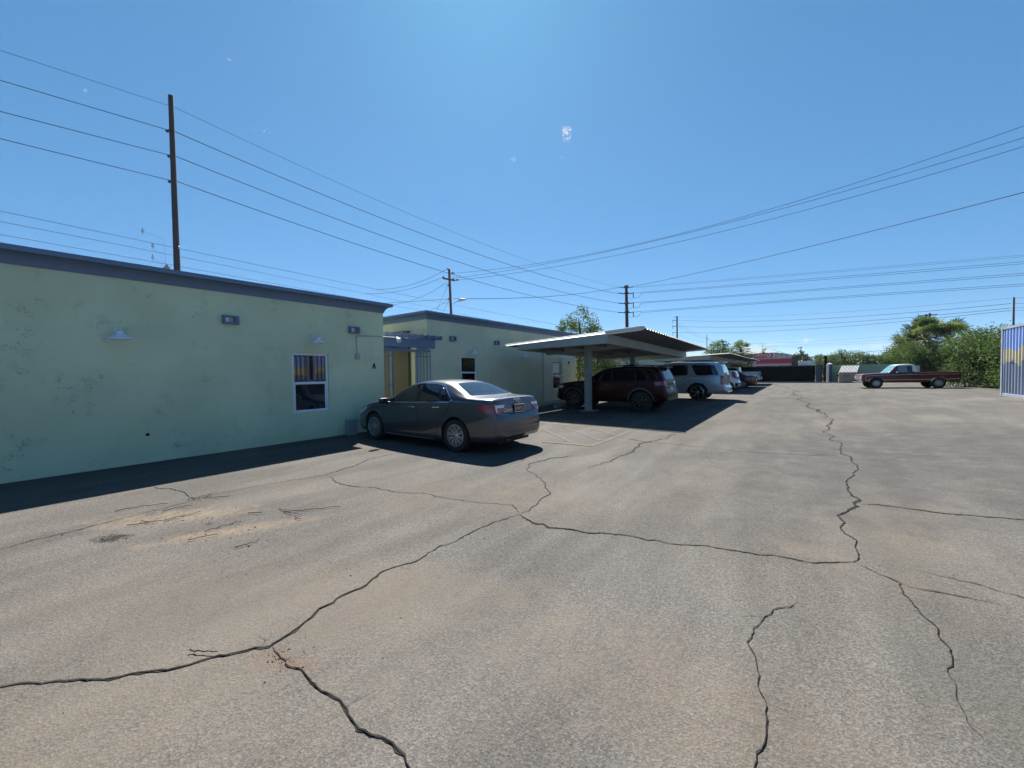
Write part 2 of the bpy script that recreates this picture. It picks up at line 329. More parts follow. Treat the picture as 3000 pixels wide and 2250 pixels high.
for ci, (pts, wd) in enumerate(CR):
    P3 = pts
    def fr(a, b, dep):
        d = (b-a).length
        if d < .05 or dep == 0: return [a]
        nrm = Vector((-(b-a).y, (b-a).x, 0)).normalized(); mdl = (a+b)/2 + nrm*rnd.gauss(0, .065)*d
        return fr(a, mdl, dep-1)+fr(mdl, b, dep-1)
    L3 = []
    for a, b in zip(P3, P3[1:]): L3 += fr(a, b, 6)
    L3.append(P3[-1])
    for M, k, zz in ((mb, 1, .008), (soft, 2.4, .004)):
        vs = []
        for i, p in enumerate(L3):
            d = (L3[min(i+1, len(L3)-1)]-L3[max(i-1, 0)]); nrm = Vector((-d.y, d.x, 0)).normalized()
            far = max(1, (p-EYE).length/7)**.6
            e = min(1, i/6, (len(L3)-1-i)/6)
            w = wd*.25*k*far*(.25+.5*rnd.random()+1.5*max(0, math.sin(i*.043+ci)*math.sin(i*.017+2*ci))*rnd.random())*(.25+.75*e)
            for s in (-1, 1):
                q = p+nrm*s*w*(.6+.8*rnd.random()); vs.append((q.x, q.y, hgt(q.x, q.y)+zz))
        M.add(vs, [(2*i, 2*i+1, 2*i+3, 2*i+2) for i in range(len(L3)-1)])
tag(mb.build('asphalt_cracks', crk), kind='structure')
tag(soft.build('crack_edges', crk_soft), kind='structure')
# ------------------------------------------------------------------ worn paint lines
paint = bpy.data.materials.new('worn_line_paint'); paint.use_nodes = True
def worn(m, col, thr):
    t = m.node_tree; b = t.nodes['Principled BSDF']; L = t.links.new
    g_ = nn(t, 'ShaderNodeNewGeometry'); n_ = nn(t, 'ShaderNodeTexNoise'); n_.inputs['Scale'].default_value = 14; n_.inputs['Detail'].default_value = 8; n_.inputs['Roughness'].default_value = .8
    L(g_.outputs['Position'], n_.inputs['Vector']); c = nn(t, 'ShaderNodeValToRGB'); c.color_ramp.elements[0].position = thr; c.color_ramp.elements[1].position = thr+.16
    c.color_ramp.elements[0].color = (.072, .069, .065, 1); c.color_ramp.elements[1].color = (*col, 1); L(n_.outputs[0], c.inputs[0]); L(c.outputs[0], b.inputs['Base Color']); b.inputs['Roughness'].default_value = .95; b.inputs['Specular IOR Level'].default_value = .1
worn(paint, (.15, .146, .136), .45)
ypaint = bpy.data.materials.new('worn_yellow_paint'); ypaint.use_nodes = True; worn(ypaint, (.19, .145, .085), .43)
def strip(M, a, b, w, z=.005):
    d = (b-a).normalized(); nr = Vector((-d.y, d.x, 0))*w/2; k = max(1, int((b-a).length/1.0)); vs = []
    for i in range(k+1):
        p = a.lerp(b, i/k)
        for s in (-1, 1): q = p+nr*s; vs.append((q.x, q.y, hgt(q.x, q.y)+z))
    M.add(vs, [(2*i, 2*i+1, 2*i+3, 2*i+2) for i in range(k)])
M = MB()
for a, b in (((1734, 1307), (1850, 1262)), ((1590, 1258), (1694, 1304)), ((1655, 1253), (1762, 1291)), ((1735, 1255), (1805, 1275))): strip(M, G(*a), G(*b), .1)
for Y in (13.9, 17.9, 20.6, 26.2, 28.9, 31.6, 34.3-1.2, 37.4, 41, 46): strip(M, Vector((-9, Y, 0)), Vector((-3.6, Y, 0)), .1)
tag(M.build('parking_lines', paint), kind='structure')
M = MB(); strip(M, G(1590, 1295), G(1734, 1307), .1, .009); tag(M.build('yellow_hatch_line', ypaint), kind='structure')
# ------------------------------------------------------------------ buildings
green = stucco('green_stucco', (.56, .61, .41), marks=.65)
green2 = stucco('green_stucco_streaked', (.585, .585, .41), stretch=(2.6, 2.6, .9), marks=.65)
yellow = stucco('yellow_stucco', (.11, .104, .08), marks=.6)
blue = mat('blue_trim_paint', (.115, .17, .265), .55, var=.12, vscale=4, bump=.15, bscale=40)
roofm = mat('flat_roof', (.42, .41, .39), .9, var=.15)
white = mat('white_vinyl', (.72, .74, .76), .45)
glassd = mat('window_glass', (.006, .009, .012), .015, spec=1.0)
conc = mat('concrete', (.30, .285, .26), .9, var=.2, vscale=9, bump=.2)
dkmetal = mat('dark_metal', (.035, .035, .04), .5, metal=.3)
galv = mat('galvanised', (.45, .46, .47), .4, metal=.7)
enamel = mat('white_enamel', (.62, .66, .72), .3)
def wall_face(M, X, y0, y1, z0, z1, holes, dep=.1, mi=0):
    Y = sorted({y0, y1, *[h[0] for h in holes], *[h[1] for h in holes]}); Z = sorted({z0, z1, *[h[2] for h in holes], *[h[3] for h in holes]})
    for a, b in zip(Y, Y[1:]):
        for c, d in zip(Z, Z[1:]):
            if any(h[0] <= a and b <= h[1] and h[2] <= c and d <= h[3] for h in holes): continue
            M.add([(X, a, c), (X, b, c), (X, b, d), (X, a, d)], [(0, 1, 2, 3)], mi)
    for a, b, c, d in holes:
        x = X-dep
        M.add([(X, a, c), (X, b, c), (x, b, c), (x, a, c)], [(0, 1, 2, 3)], mi); M.add([(X, a, d), (X, b, d), (x, b, d), (x, a, d)], [(3, 2, 1, 0)], mi)
        M.add([(X, a, c), (X, a, d), (x, a, d), (x, a, c)], [(0, 1, 2, 3)], mi); M.add([(X, b, c), (X, b, d), (x, b, d), (x, b, c)], [(3, 2, 1, 0)], mi)
        M.add([(x, a, c), (x, b, c), (x, b, d), (x, a, d)], [(0, 1, 2, 3)], mi)
def window(root, X, h):          # vinyl single-hung window set in the wall opening
    a, b, c, d = h; x = X-.1+.003; f = .055; mid = c+(d-c)*.49
    M = MB()
    for p, q in (((x, a, c), (x+.06, a+f, d)), ((x, b-f, c), (x+.06, b, d)), ((x, a+f, d-f), (x+.06, b-f, d)), ((x, a+f, c), (x+.075, b-f, c+f)), ((x, a+f, mid-.03), (x+.07, b-f, mid+.03))): M.bbox(p, q, .006)
    M.bbox((x+.004, a+f, c+f), (x+.045, a+f+.03, mid-.03), .004); M.bbox((x+.004, b-f-.03, c+f), (x+.045, b-f, mid-.03), .004)
    w = M.build('window', white, root, world=True)
    for z0, z1, xx in ((mid+.03, d-f, x+.012), (c+f, mid-.03, x+.028)):
        k = MB(); k.box((xx, a+f+(.03 if z0 < mid else 0), z0), (xx+.006, b-f-(.03 if z0 < mid else 0), z1)); k.build('pane', glassd, w, world=True)
    return w
def cornice(M, x0, y0, x1, y1, H, over=.21, h=.27, ends=(1, 1)):
    prof = [(0, H-h), (.018, H-h), (.03, H-h+.05), (.055, H-h+.1), (.1, H-h+.15), (.16, H-h+.18), (over-.005, H-.085), (over, H-.08), (over, H), (-.3, H+.004)]
    vs = []
    for o, z in prof: vs += [(x0-o, y0-o, z), (x1+o, y0-o, z), (x1+o, y1+o, z), (x0-o, y1+o, z)]
    M.add(vs, [(i*4+k, i*4+(k+1) % 4, (i+1)*4+(k+1) % 4, (i+1)*4+k) for i in range(len(prof)-1) for k in range(4)])
def building(name, label, X, xb, y0, y1, H, holes, m, yset=None):
    root = thing(name, label, 'building', (X, (y0+y1)/2, 0))
    M = MB(); wall_face(M, X, y0, y1, -.3, H-.1, holes)
    for q in ([(X, y0), (xb, y0)], [(xb, y0), (xb, y1)], [(xb, y1), (X, y1)]):
        (a, b), (c, d) = q; M.add([(a, b, -.3), (c, d, -.3), (c, d, H-.1), (a, b, H-.1)], [(0, 1, 2, 3)])
    M.build('wall', m, root, world=True)
    M = MB(); M.box((xb+.1, y0+.1, H-.35), (X-.1, y1-.1, H-.25)); M.build('roof', roofm, root, world=True)
    M = MB(); cornice(M, xb, y0, X, y1, H); M.build('cornice', blue, root, smooth=35, world=True)
    for h in holes: window(root, X, h)
    return root
def hole(X, ul, lr, wy=None):
    a = onX(*ul, X); b = onX(*lr, X); return (min(a.y, b.y), max(a.y, b.y), min(a.z, b.z), max(a.z, b.z))
X1 = -9.95
h1 = hole(X1, (855, 1033), (966, 1201))
b1 = building('stucco_building', 'long low pale green stucco building nearest the camera with blue cornice', X1, -24, -14, 7.08, 3.68, [h1], green)
X2, Y2a, Y2b = -10.7, 9.42, 20.7
h2 = hole(X2, (1351, 1044), (1399, 1135)); h3 = hole(X2, (1620, 1057), (1647, 1139))
b2 = building('stucco_building', 'second green stucco building behind the grey sedan, its blue cornice peaking at the corner', X2, -22, Y2a, Y2b, 3.82, [h2, h3], green2)
b3 = building('stucco_building', 'far pale green stucco building seen under the nearest carport roof', -12.2, -24, 27.5, 47, 3.3, [], green2)
# yellow return wall in the passage
t = thing('yellow_wall', 'yellow stucco wall inside the passage behind the blue pergola', 'wall', (-13.3, 9.3, 0))
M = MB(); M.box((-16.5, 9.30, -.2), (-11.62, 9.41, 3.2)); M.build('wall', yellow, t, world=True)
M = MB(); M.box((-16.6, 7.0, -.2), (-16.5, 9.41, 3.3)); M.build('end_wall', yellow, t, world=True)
M = MB(); M.box((X2-.16, 8.93, -.1), (X2-.02, 9.415, 2.6)); M.build('wall_return', green2, b2, world=True)
# mural marks on the far building
M = MB()
for k in range(2):
    M = MB(); c = Vector((-12.19, 33.2+k*2.6, 2.45))
    for a, b in (((-.8, .3), (.5, .35)), ((-.2, .3), (.15, .05)), ((.15, .05), (-.4, -.15)), ((-.4, -.15), (.4, -.2)), ((.5, .42), (.9, .36)), ((-.9, .0), (-.5, .05))):
        M.beam(c+Vector((0, a[0], a[1])), c+Vector((0, b[0], b[1])), .02, .09)
    M.build('painted_scroll', mat('dark_teal_paint', (.04, .08, .1), .7), b3, world=True)
# ------------------------------------------------------------------ pergola and iron gate between the buildings
pg = thing('pergola', 'blue wooden pergola over the passage between the two green buildings', 'pergola', (-10.6, 8.3, 0))
XP = -10.45
M = MB(); M.bbox((XP-.08, 7.0, 2.50), (XP+.02, 9.55, 2.80), .012); M.build('beam', blue, pg, world=True)
M = MB(); M.bbox((XP-1.9, 7.1, 2.50), (XP-1.8, 9.4, 2.78), .012); M.build('beam', blue, pg, world=True)
for i in range(10):
    y = 7.05+i*.285; M = MB(); M.bbox((XP-2.1, y, 2.80), (XP+.28, y+.05, 2.93), .008); M.build('rafter', blue, pg, world=True)
gt = thing('iron_gate', 'blue iron bar gate screens with a doorway between the green buildings', 'gate', (-10.6, 8.3, 0))
yv = lambda px: onX(px, 1100, XP-.05).y
bars = MB(); ya, yb, yc, yd = 7.12, yv(1148), yv(1222), 9.36
for a, b in ((ya, yb), (yc, yd)):
    k = 5
    for i in range(k): y = a+(b-a)*i/(k-1); bars.box((XP-.06, y-.012, .05), (XP-.036, y+.012, 2.34))
    bars.box((XP-.065, a, 1.25), (XP-.03, b, 1.28)); bars.box((XP-.067, a, 2.2), (XP-.032, b, 2.23))
bars.build('bars', blue, gt, world=True)
M = MB(); M.bbox((XP-.1, yb-.02, 0), (XP-.02, yb+.05, 2.36), .006); M.bbox((XP-.1, yc-.05, 0), (XP-.02, yc+.02, 2.36), .006); M.bbox((XP-.1, ya, 2.36), (XP-.02, yd, 2.44), .006); M.build('frame', blue, gt, world=True)
M = MB(); M.box((XP-.035, yc+.03, .2), (XP-.03, yd-.12, 1.2)); M.build('panel', blue, gt, world=True)
# ------------------------------------------------------------------ wall fittings
def barn_lamp():
    r = thing('barn_lamp', 'x', 'wall lamp')
    M = MB(); M.lathe([(0, 0), (.055, 0), (.06, .012), (.045, .03), (0, .03)], (0, 0, .12), 'X', 20); M.build('mount', enamel, r, 40)
    M = MB(); M.tube([(.02, 0, .12), (.1, 0, .15), (.18, 0, .165), (.25, 0, .15), (.29, 0, .11)], .013, 8); M.build('arm', enamel, r, 40)
    M = MB(); M.lathe([(0, .1), (.04, .1), (.062, .085), (.066, .03), (.085, .02), (.1, -.005), (.15, -.025), (.2, -.05), (.205, -.085), (.198, -.085), (.19, -.055), (.14, -.035), (.07, -.01), (.0, .0)], (.3, 0, 0), 'Z', 32); M.build('lamp_shade', enamel, r, 35)
    M = MB(); M.lathe([(0, -.08), (.025, -.07), (.035, -.045), (.02, -.01), (0, .0)], (.3, 0, 0), 'Z', 12); M.build('bulb', mat('frosted_bulb', (.7, .7, .66), .3), r, 40)
    return r
lamp = barn_lamp()
labs = ['white barn lamp alone on the blank left half of the nearest building', 'white barn lamp above the window of the nearest building', 'white barn lamp above the window behind the grey sedan', 'small white barn lamp next to the carport roof tip', 'faint white barn lamp above the window near the carport post']
for i, (px, py, X) in enumerate(((354, 982, X1), (936, 997, X1), (1393, 1033, X2), (1543, 1041, X2), (1651, 1044, X2))):
    p = onX(px, py, X+.3); q = (X, p.y, p.z)
    o = lamp if i == 0 else dup(lamp, q)
    o.scale = (.82, .82, .82); o.location = q; o['label'] = labs[i]; o['group'] = 'barn lamps on the stucco walls'
def wall_box():
    r = thing('wall_light', 'x', 'wall light')
    M = MB(); w, h, d = .17, .105, .13
    for a, b in (((0, -w, -h), (d, -w+.05, h)), ((0, w-.09, -h), (d, w, h)), ((0, -w+.05, h-.035), (d, w-.09, h)), ((0, -w+.05, -h), (d, w-.09, -h+.045)), ((0, -w+.05, -h+.045), (.04, w-.09, h-.035))): M.bbox(a, b, .004)
    M.build('housing', blue, r)
    M = MB(); M.box((.041, -w+.05, -h+.045), (.05, w-.09, h-.035)); M.build('lens', mat('lamp_lens', (.42, .36, .31), .25), r)
    M = MB(); M.box((.051, -.105, -.05), (.08, -.045, .06)); M.build('reflector', mat('reflector', (.75, .7, .66), .2), r)
    return r
wb = wall_box(); labs = ['blue box wall light high on the nearest building, left of the window lamp', 'blue box wall light near the letter A on the nearest building', 'blue box wall light right of the pergola', 'blue box wall light left of the carport roof tip']
for i, (px, py, X) in enumerate(((673, 938, X1), (1035, 967.5, X1), (1324, 993, X2), (1453, 1004.5, X2))):
    p = onX(px, py, X); o = wb if i == 0 else dup(wb, p)
    o.scale = (.86, .86, .86); o.location = p; o['label'] = labs[i]; o['group'] = 'blue wall lights'
# conduit and flood light round the corner
fl = thing('flood_light', 'small floodlight on thin conduit at the building corner above letter A', 'flood light', tuple(onX(1046, 1044, X1)))
p0, p1, p2, p3 = onX(1046, 1036, X1), onX(1042, 992, X1), onX(1049, 984, X1), onX(1106, 985.5, X1); off = Vector((.025, 0, 0))
e = Vector((X1+.06, 7.5, p3.z)); M = MB(); M.tube([p0+off, p1+off, p1.lerp(p2, .5)+off+Vector((0, -.015, .015)), p2+off, p3+off, e], .011, 8); M.build('conduit', mat('painted_conduit', (.33, .4, .36), .6), fl, 40, world=True)
M = MB(); M.bbox(p0+Vector((0, -.06, -.16)), p0+Vector((.05, .06, .0)), .008); M.build('junction_box', mat('grey_box', (.3, .34, .36), .5), fl, world=True)
M = MB(); M.lathe([(0, 0), (.03, 0), (.04, .05), (.075, .16), (.078, .17), (.06, .165), (0, .12)], (0, 0, 0), 'X', 20)
rm = Matrix.Translation(e) @ Matrix.Rotation(R(38), 4, 'Y') @ Matrix.Rotation(R(20), 4, 'X'); M.v = [tuple(rm @ Vector(v)) for v in M.v]; M.build('lamp_head', enamel, fl, 35, world=True)
# letter A
p = onX(1096, 1073, X1+.012); t = thing('letter_sign', 'black letter A mounted on the green wall near the corner', 'sign', tuple(p))
textmesh('A', .235, mat('black_letter', (.012, .012, .013), .5), 'letter', t, frame_mtx(p, (0, 1, 0), (0, 0, 1)) @ Matrix.Scale(.72, 4, (1, 0, 0)), .02, bold=.004)
# wall tap, capped pipe hole, downpipe, ground box
p = onX(1664, 1062, X2); M = MB(); M.tube([p, p+Vector((.1, 0, 0))], .02, 8); M.tube([p+Vector((.06, -.09, .05)), p+Vector((.06, .09, .05))], .014, 6); M.tube([p+Vector((.06, 0, .07)), p+Vector((.06, 0, -.12))], .018, 6)
tag(M.build('wall_bracket', dkmetal), 'small dark metal bracket on the wall by the far window', 'bracket')
p = onX(432, 1273, X1); M = MB(); M.lathe([(.0, .004), (.018, .004), (.025, .008), (.028, .012), (.02, .014), (.015, .006)], p, 'X', 14); M.tube([p, p+Vector((.05, .015, -.01))], .009, 6)
tag(M.build('pipe_stub', dkmetal, smooth=40), 'short dark pipe stub low on the blank green wall', 'pipe')
a = onX(1593, 1034, X2+.05); b = onX(1598, 1176, X2+.05); M = MB(); M.tube([(X2+.05, a.y, 3.2), (X2+.05, a.y, .2), (X2+.2, a.y, .1)], .045, 10)
tag(M.build('downpipe', mat('white_pipe', (.5, .54, .52), .5), smooth=40), 'thin pale downpipe on the second green building', 'downpipe')
c = G(1030, 1274); M = MB(); M.bbox((c.x-.09, c.y-.13, 0), (c.x+.09, c.y+.13, .42), .012)
for k in range(3): M.box((c.x+.088, c.y-.06, .1+.1*k), (c.x+.094, c.y+.06, .115+.1*k))
tag(M.build('utility_stub', mat('grey_block', (.25, .265, .29), .85, var=.2, vscale=12, bump=.2)), 'grey concrete block standing against the wall ahead of the sedan', 'block')
# walkway and wheel stops
M = MB(); M.bbox((X2-.01, 9.6, -.1), (-9.75, 27.4, .1), .02); tag(M.build('walkway', conc), kind='structure')
def wheel_stop():
    M = MB(); M.prism([(-.09, 0), (.09, 0), (.06, .13), (-.06, .13)], lambda u, v, t: (u, t, v), -.92, .92); return M.build('wheel_stop', conc)
wst = wheel_stop()
for i, Y in enumerate((12.9, 16.2, 19.2, 23.7, 34.9, 40.4)):
    o = wst if i == 0 else dup(wst, (0, 0, 0))
    o.location = (-8.95, Y, .0); tag(o, ['concrete wheel stop right of the sedan in the open bay', 'concrete wheel stop under the nose of the dark red SUV', 'concrete wheel stop in the empty bay beside the second carport post', 'concrete wheel stop under the nose of the silver SUV', 'concrete wheel stop under the nose of the white hatchback', 'concrete wheel stop under the nose of the dark red sedan'][i], 'wheel stop', 'concrete wheel stops in the bays')
# ------------------------------------------------------------------ carports
cpgreen = mat('carport_paint', (.28, .32, .29), .6, var=.12, vscale=3, bump=.05)
deck = mat('carport_deck', (.12, .13, .145), .55, var=.15, vscale=5)
drip = mat('white_drip_edge', (.75, .77, .78), .35)
_t = drip.node_tree; _tl = nn(_t, 'ShaderNodeBsdfTranslucent'); _tl.inputs[0].default_value = (.62, .66, .7, 1); _mx = nn(_t, 'ShaderNodeMixShader'); _mx.inputs[0].default_value = .55
_t.links.new(_t.nodes['Principled BSDF'].outputs[0], _mx.inputs[1]); _t.links.new(_tl.outputs[0], _mx.inputs[2]); _t.links.new(_mx.outputs[0], _t.nodes['Material Output'].inputs[0])
def carport(name, label, Y0, Y1, zi, zo, posts, flash=False, drop=.2):
    r = thing(name, label, 'carport', (-7.1, (Y0+Y1)/2, 0), group='steel carports over the parking bays')
    XI, XO, GI, GO = -9.75, -4.1, -9.15, -5.42
    zr = lambda x, y: zi+(zo-zi)*(x-XI)/(XO-XI)-drop*(y-Y0)/(Y1-Y0)
    M = MB(); ny = int((Y1-Y0)/.075); prof = [0, .045, .045, 0]
    for j in range(ny+1):                      # ribbed steel deck
        y = Y0+(Y1-Y0)*j/ny; c = prof[j % 4]
        for x in (XI, XO): M.v.append((x, y, zr(x, y)+c))
    M.f = [(2*j, 2*j+1, 2*j+3, 2*j+2) for j in range(ny)]; o = len(M.v)
    M.v += [(x, y, z-.012) for x, y, z in M.v]; M.f += [(o+2*j+2, o+2*j+3, o+2*j+1, o+2*j) for j in range(ny)]
    M.f += [(2*j+1, o+2*j+1, o+2*j+3, 2*j+3) for j in range(ny)]+[(2*j, 2*j+2, o+2*j+2, o+2*j) for j in range(ny)]; M.m = [0]*len(M.f)
    M.build('roof', deck, r, world=True)
    def gird(nm, a, b, ha, hb, w=.12, m=cpgreen):
        M = MB(); a = Vector(a); b = Vector(b); d = (b-a).normalized(); s = Vector((-d.y, d.x, 0)).normalized()*w/2
        vs = [a-s, a+s, a+s-Vector((0, 0, ha)), a-s-Vector((0, 0, ha)), b-s, b+s, b+s-Vector((0, 0, hb)), b-s-Vector((0, 0, hb))]
        M.add(vs, [(0, 1, 2, 3), (7, 6, 5, 4), (0, 4, 5, 1), (1, 5, 6, 2), (2, 6, 7, 3), (3, 7, 4, 0)]); return M.build(nm, m, r, world=True)
    z = lambda x, y: (x, y, zr(x, y)-.018)
    gird('end_beam', z(GI, Y0+.05), z(GO+.055, Y0+.05), .2, .32); gird('end_beam', z(GI, Y1-.05), z(GO+.055, Y1-.05), .2, .32)
    gird('side_girder', z(GO, Y0+.112), z(GO, Y1-.112), .32, .32); gird('side_girder', z(GI, Y0+.112), z(GI, Y1-.112), .2, .2)
    for y in posts:
        gird('cross_beam', z(GI+.06, y), z(GO-.06, y), .3, .32, .2)
        q = MB(); q.bbox((-7.25, y-.12, -.05), (-7.01, y+.12, zr(-7.1, y)-.3), .012); q.build('post', cpgreen, r, world=True)
        q = MB(); q.bbox((-7.45, y-.3, 0), (-6.81, y+.3, .025), .006); q.build('foot', conc, r, world=True)
    M = MB()
    for x0 in np.arange(GI+.9, GO, .95): M.box((x0, Y0+.12, zr(x0, (Y0+Y1)/2)-.16), (x0+.06, Y1-.12, zr(x0, (Y0+Y1)/2)-.035))
    M.build('purlin', deck, r, world=True)
    M = MB(); M.tube([(x, Y0-.035, zr(x, Y0)+.055) for x in np.linspace(XI, GO+.1, 12)], .022, 8)
    M.build('drip_edge', drip, r, world=True)
    if flash:
        a = Vector((GO-.0, Y0-.03, zr(GO, Y0)+.02)); prof_ = ((0, .03), (-.05, .07), (-.09, .03), (-.10, -.03), (-.06, -.075))
        M = MB(); n5 = len(prof_); us = (0, .3, .8, 1.25, 1.36)
        for u in us:
            for dy, dz in prof_:
                for o_ in (0, .006): M.v.append((a.x+u, a.y+dy*(1-.25*(u > 1.3)), a.z+u*.055+dz*(1-.6*(u > 1.3))+o_))
        w_ = 2*n5
        for k in range(len(us)-1):
            for q_ in range(n5-1): b = k*w_+2*q_; M.f += [(b, b+w_, b+w_+2, b+2), (b+3, b+w_+3, b+w_+1, b+1)]
            b = k*w_; M.f += [(b, b+1, b+w_+1, b+w_)]; b = k*w_+2*(n5-1); M.f += [(b+w_, b+w_+1, b+1, b)]
        M.m = [0]*len(M.f); M.build('loose_flashing', drip, r, 40, world=True)
    return r
carport('carport', 'nearest carport with square post, over the dark red SUV, with loose white flashing', 12.75, 24.0, 2.70, 2.97, (14.9, 20.2), True, .25)
carport('carport', 'middle carport roof over the white hatchback and red sedan', 31.0, 45.4, 2.52, 2.76, (34.0, 42.6), drop=.1)
carport('carport', 'farthest carport over the white pickup near the gate', 46.3, 54.6, 2.5, 2.72, (48, 53), drop=.1)
# ------------------------------------------------------------------ vehicles
def pchip(pts):
    x = np.array([p[0] for p in pts], float); y = np.array([p[1] for p in pts], float)
    h = np.diff(x); d = np.diff(y)/h; m = np.zeros(len(x)); m[0] = d[0]; m[-1] = d[-1]
    for i in range(1, len(x)-1):
        if d[i-1]*d[i] > 0:
            w1, w2 = 2*h[i]+h[i-1], h[i]+2*h[i-1]; m[i] = (w1+w2)/(w1/d[i-1]+w2/d[i])
    def f(s):
        s = min(max(s, x[0]), x[-1]); i = min(int(np.searchsorted(x, s, 'right'))-1, len(x)-2); i = max(i, 0); t = (s-x[i])/h[i]
        return float((2*t**3-3*t*t+1)*y[i]+(t**3-2*t*t+t)*h[i]*m[i]+(-2*t**3+3*t*t)*y[i+1]+(t**3-t*t)*h[i]*m[i+1])
    return f
def catmull(pts, k):
    o = []
    for i in range(len(pts)-1):
        p0, p1, p2, p3 = pts[max(i-1, 0)], pts[i], pts[i+1], pts[min(i+2, len(pts)-1)]
        for j in range(k):
            t = j/k; o.append(tuple(.5*(2*p1[a]+(p2[a]-p0[a])*t+(2*p0[a]-5*p1[a]+4*p2[a]-p3[a])*t*t+(3*p1[a]-p0[a]-3*p2[a]+p3[a])*t**3) for a in (0, 1)))
    o.append(pts[-1]); return o
def boolean(me_obj, cut):
    cut.parent = me_obj.parent
    m = me_obj.modifiers.new('b', 'BOOLEAN'); m.operation = 'DIFFERENCE'; m.solver = 'EXACT'; m.object = cut
    dg = bpy.context.evaluated_depsgraph_get(); dg.update(); me = bpy.data.meshes.new_from_object(me_obj.evaluated_get(dg))
    me_obj.modifiers.clear(); old = me_obj.data; me_obj.data = me; bpy.data.meshes.remove(old); bpy.data.objects.remove(cut)
def rounded(poly, r, k=4):
    o = []; n = len(poly)
    for i in range(n):
        p, a, b = Vector(poly[i]), Vector(poly[i-1]), Vector(poly[(i+1) % n]); la, lb = (a-p).length, (b-p).length; q = min(r, la*.45, lb*.45)
        A = p+(a-p).normalized()*q; B = p+(b-p).normalized()*q
        for j in range(k+1): t = j/k; o.append(tuple(A*(1-t)**2+p*2*t*(1-t)+B*t*t))
    return o
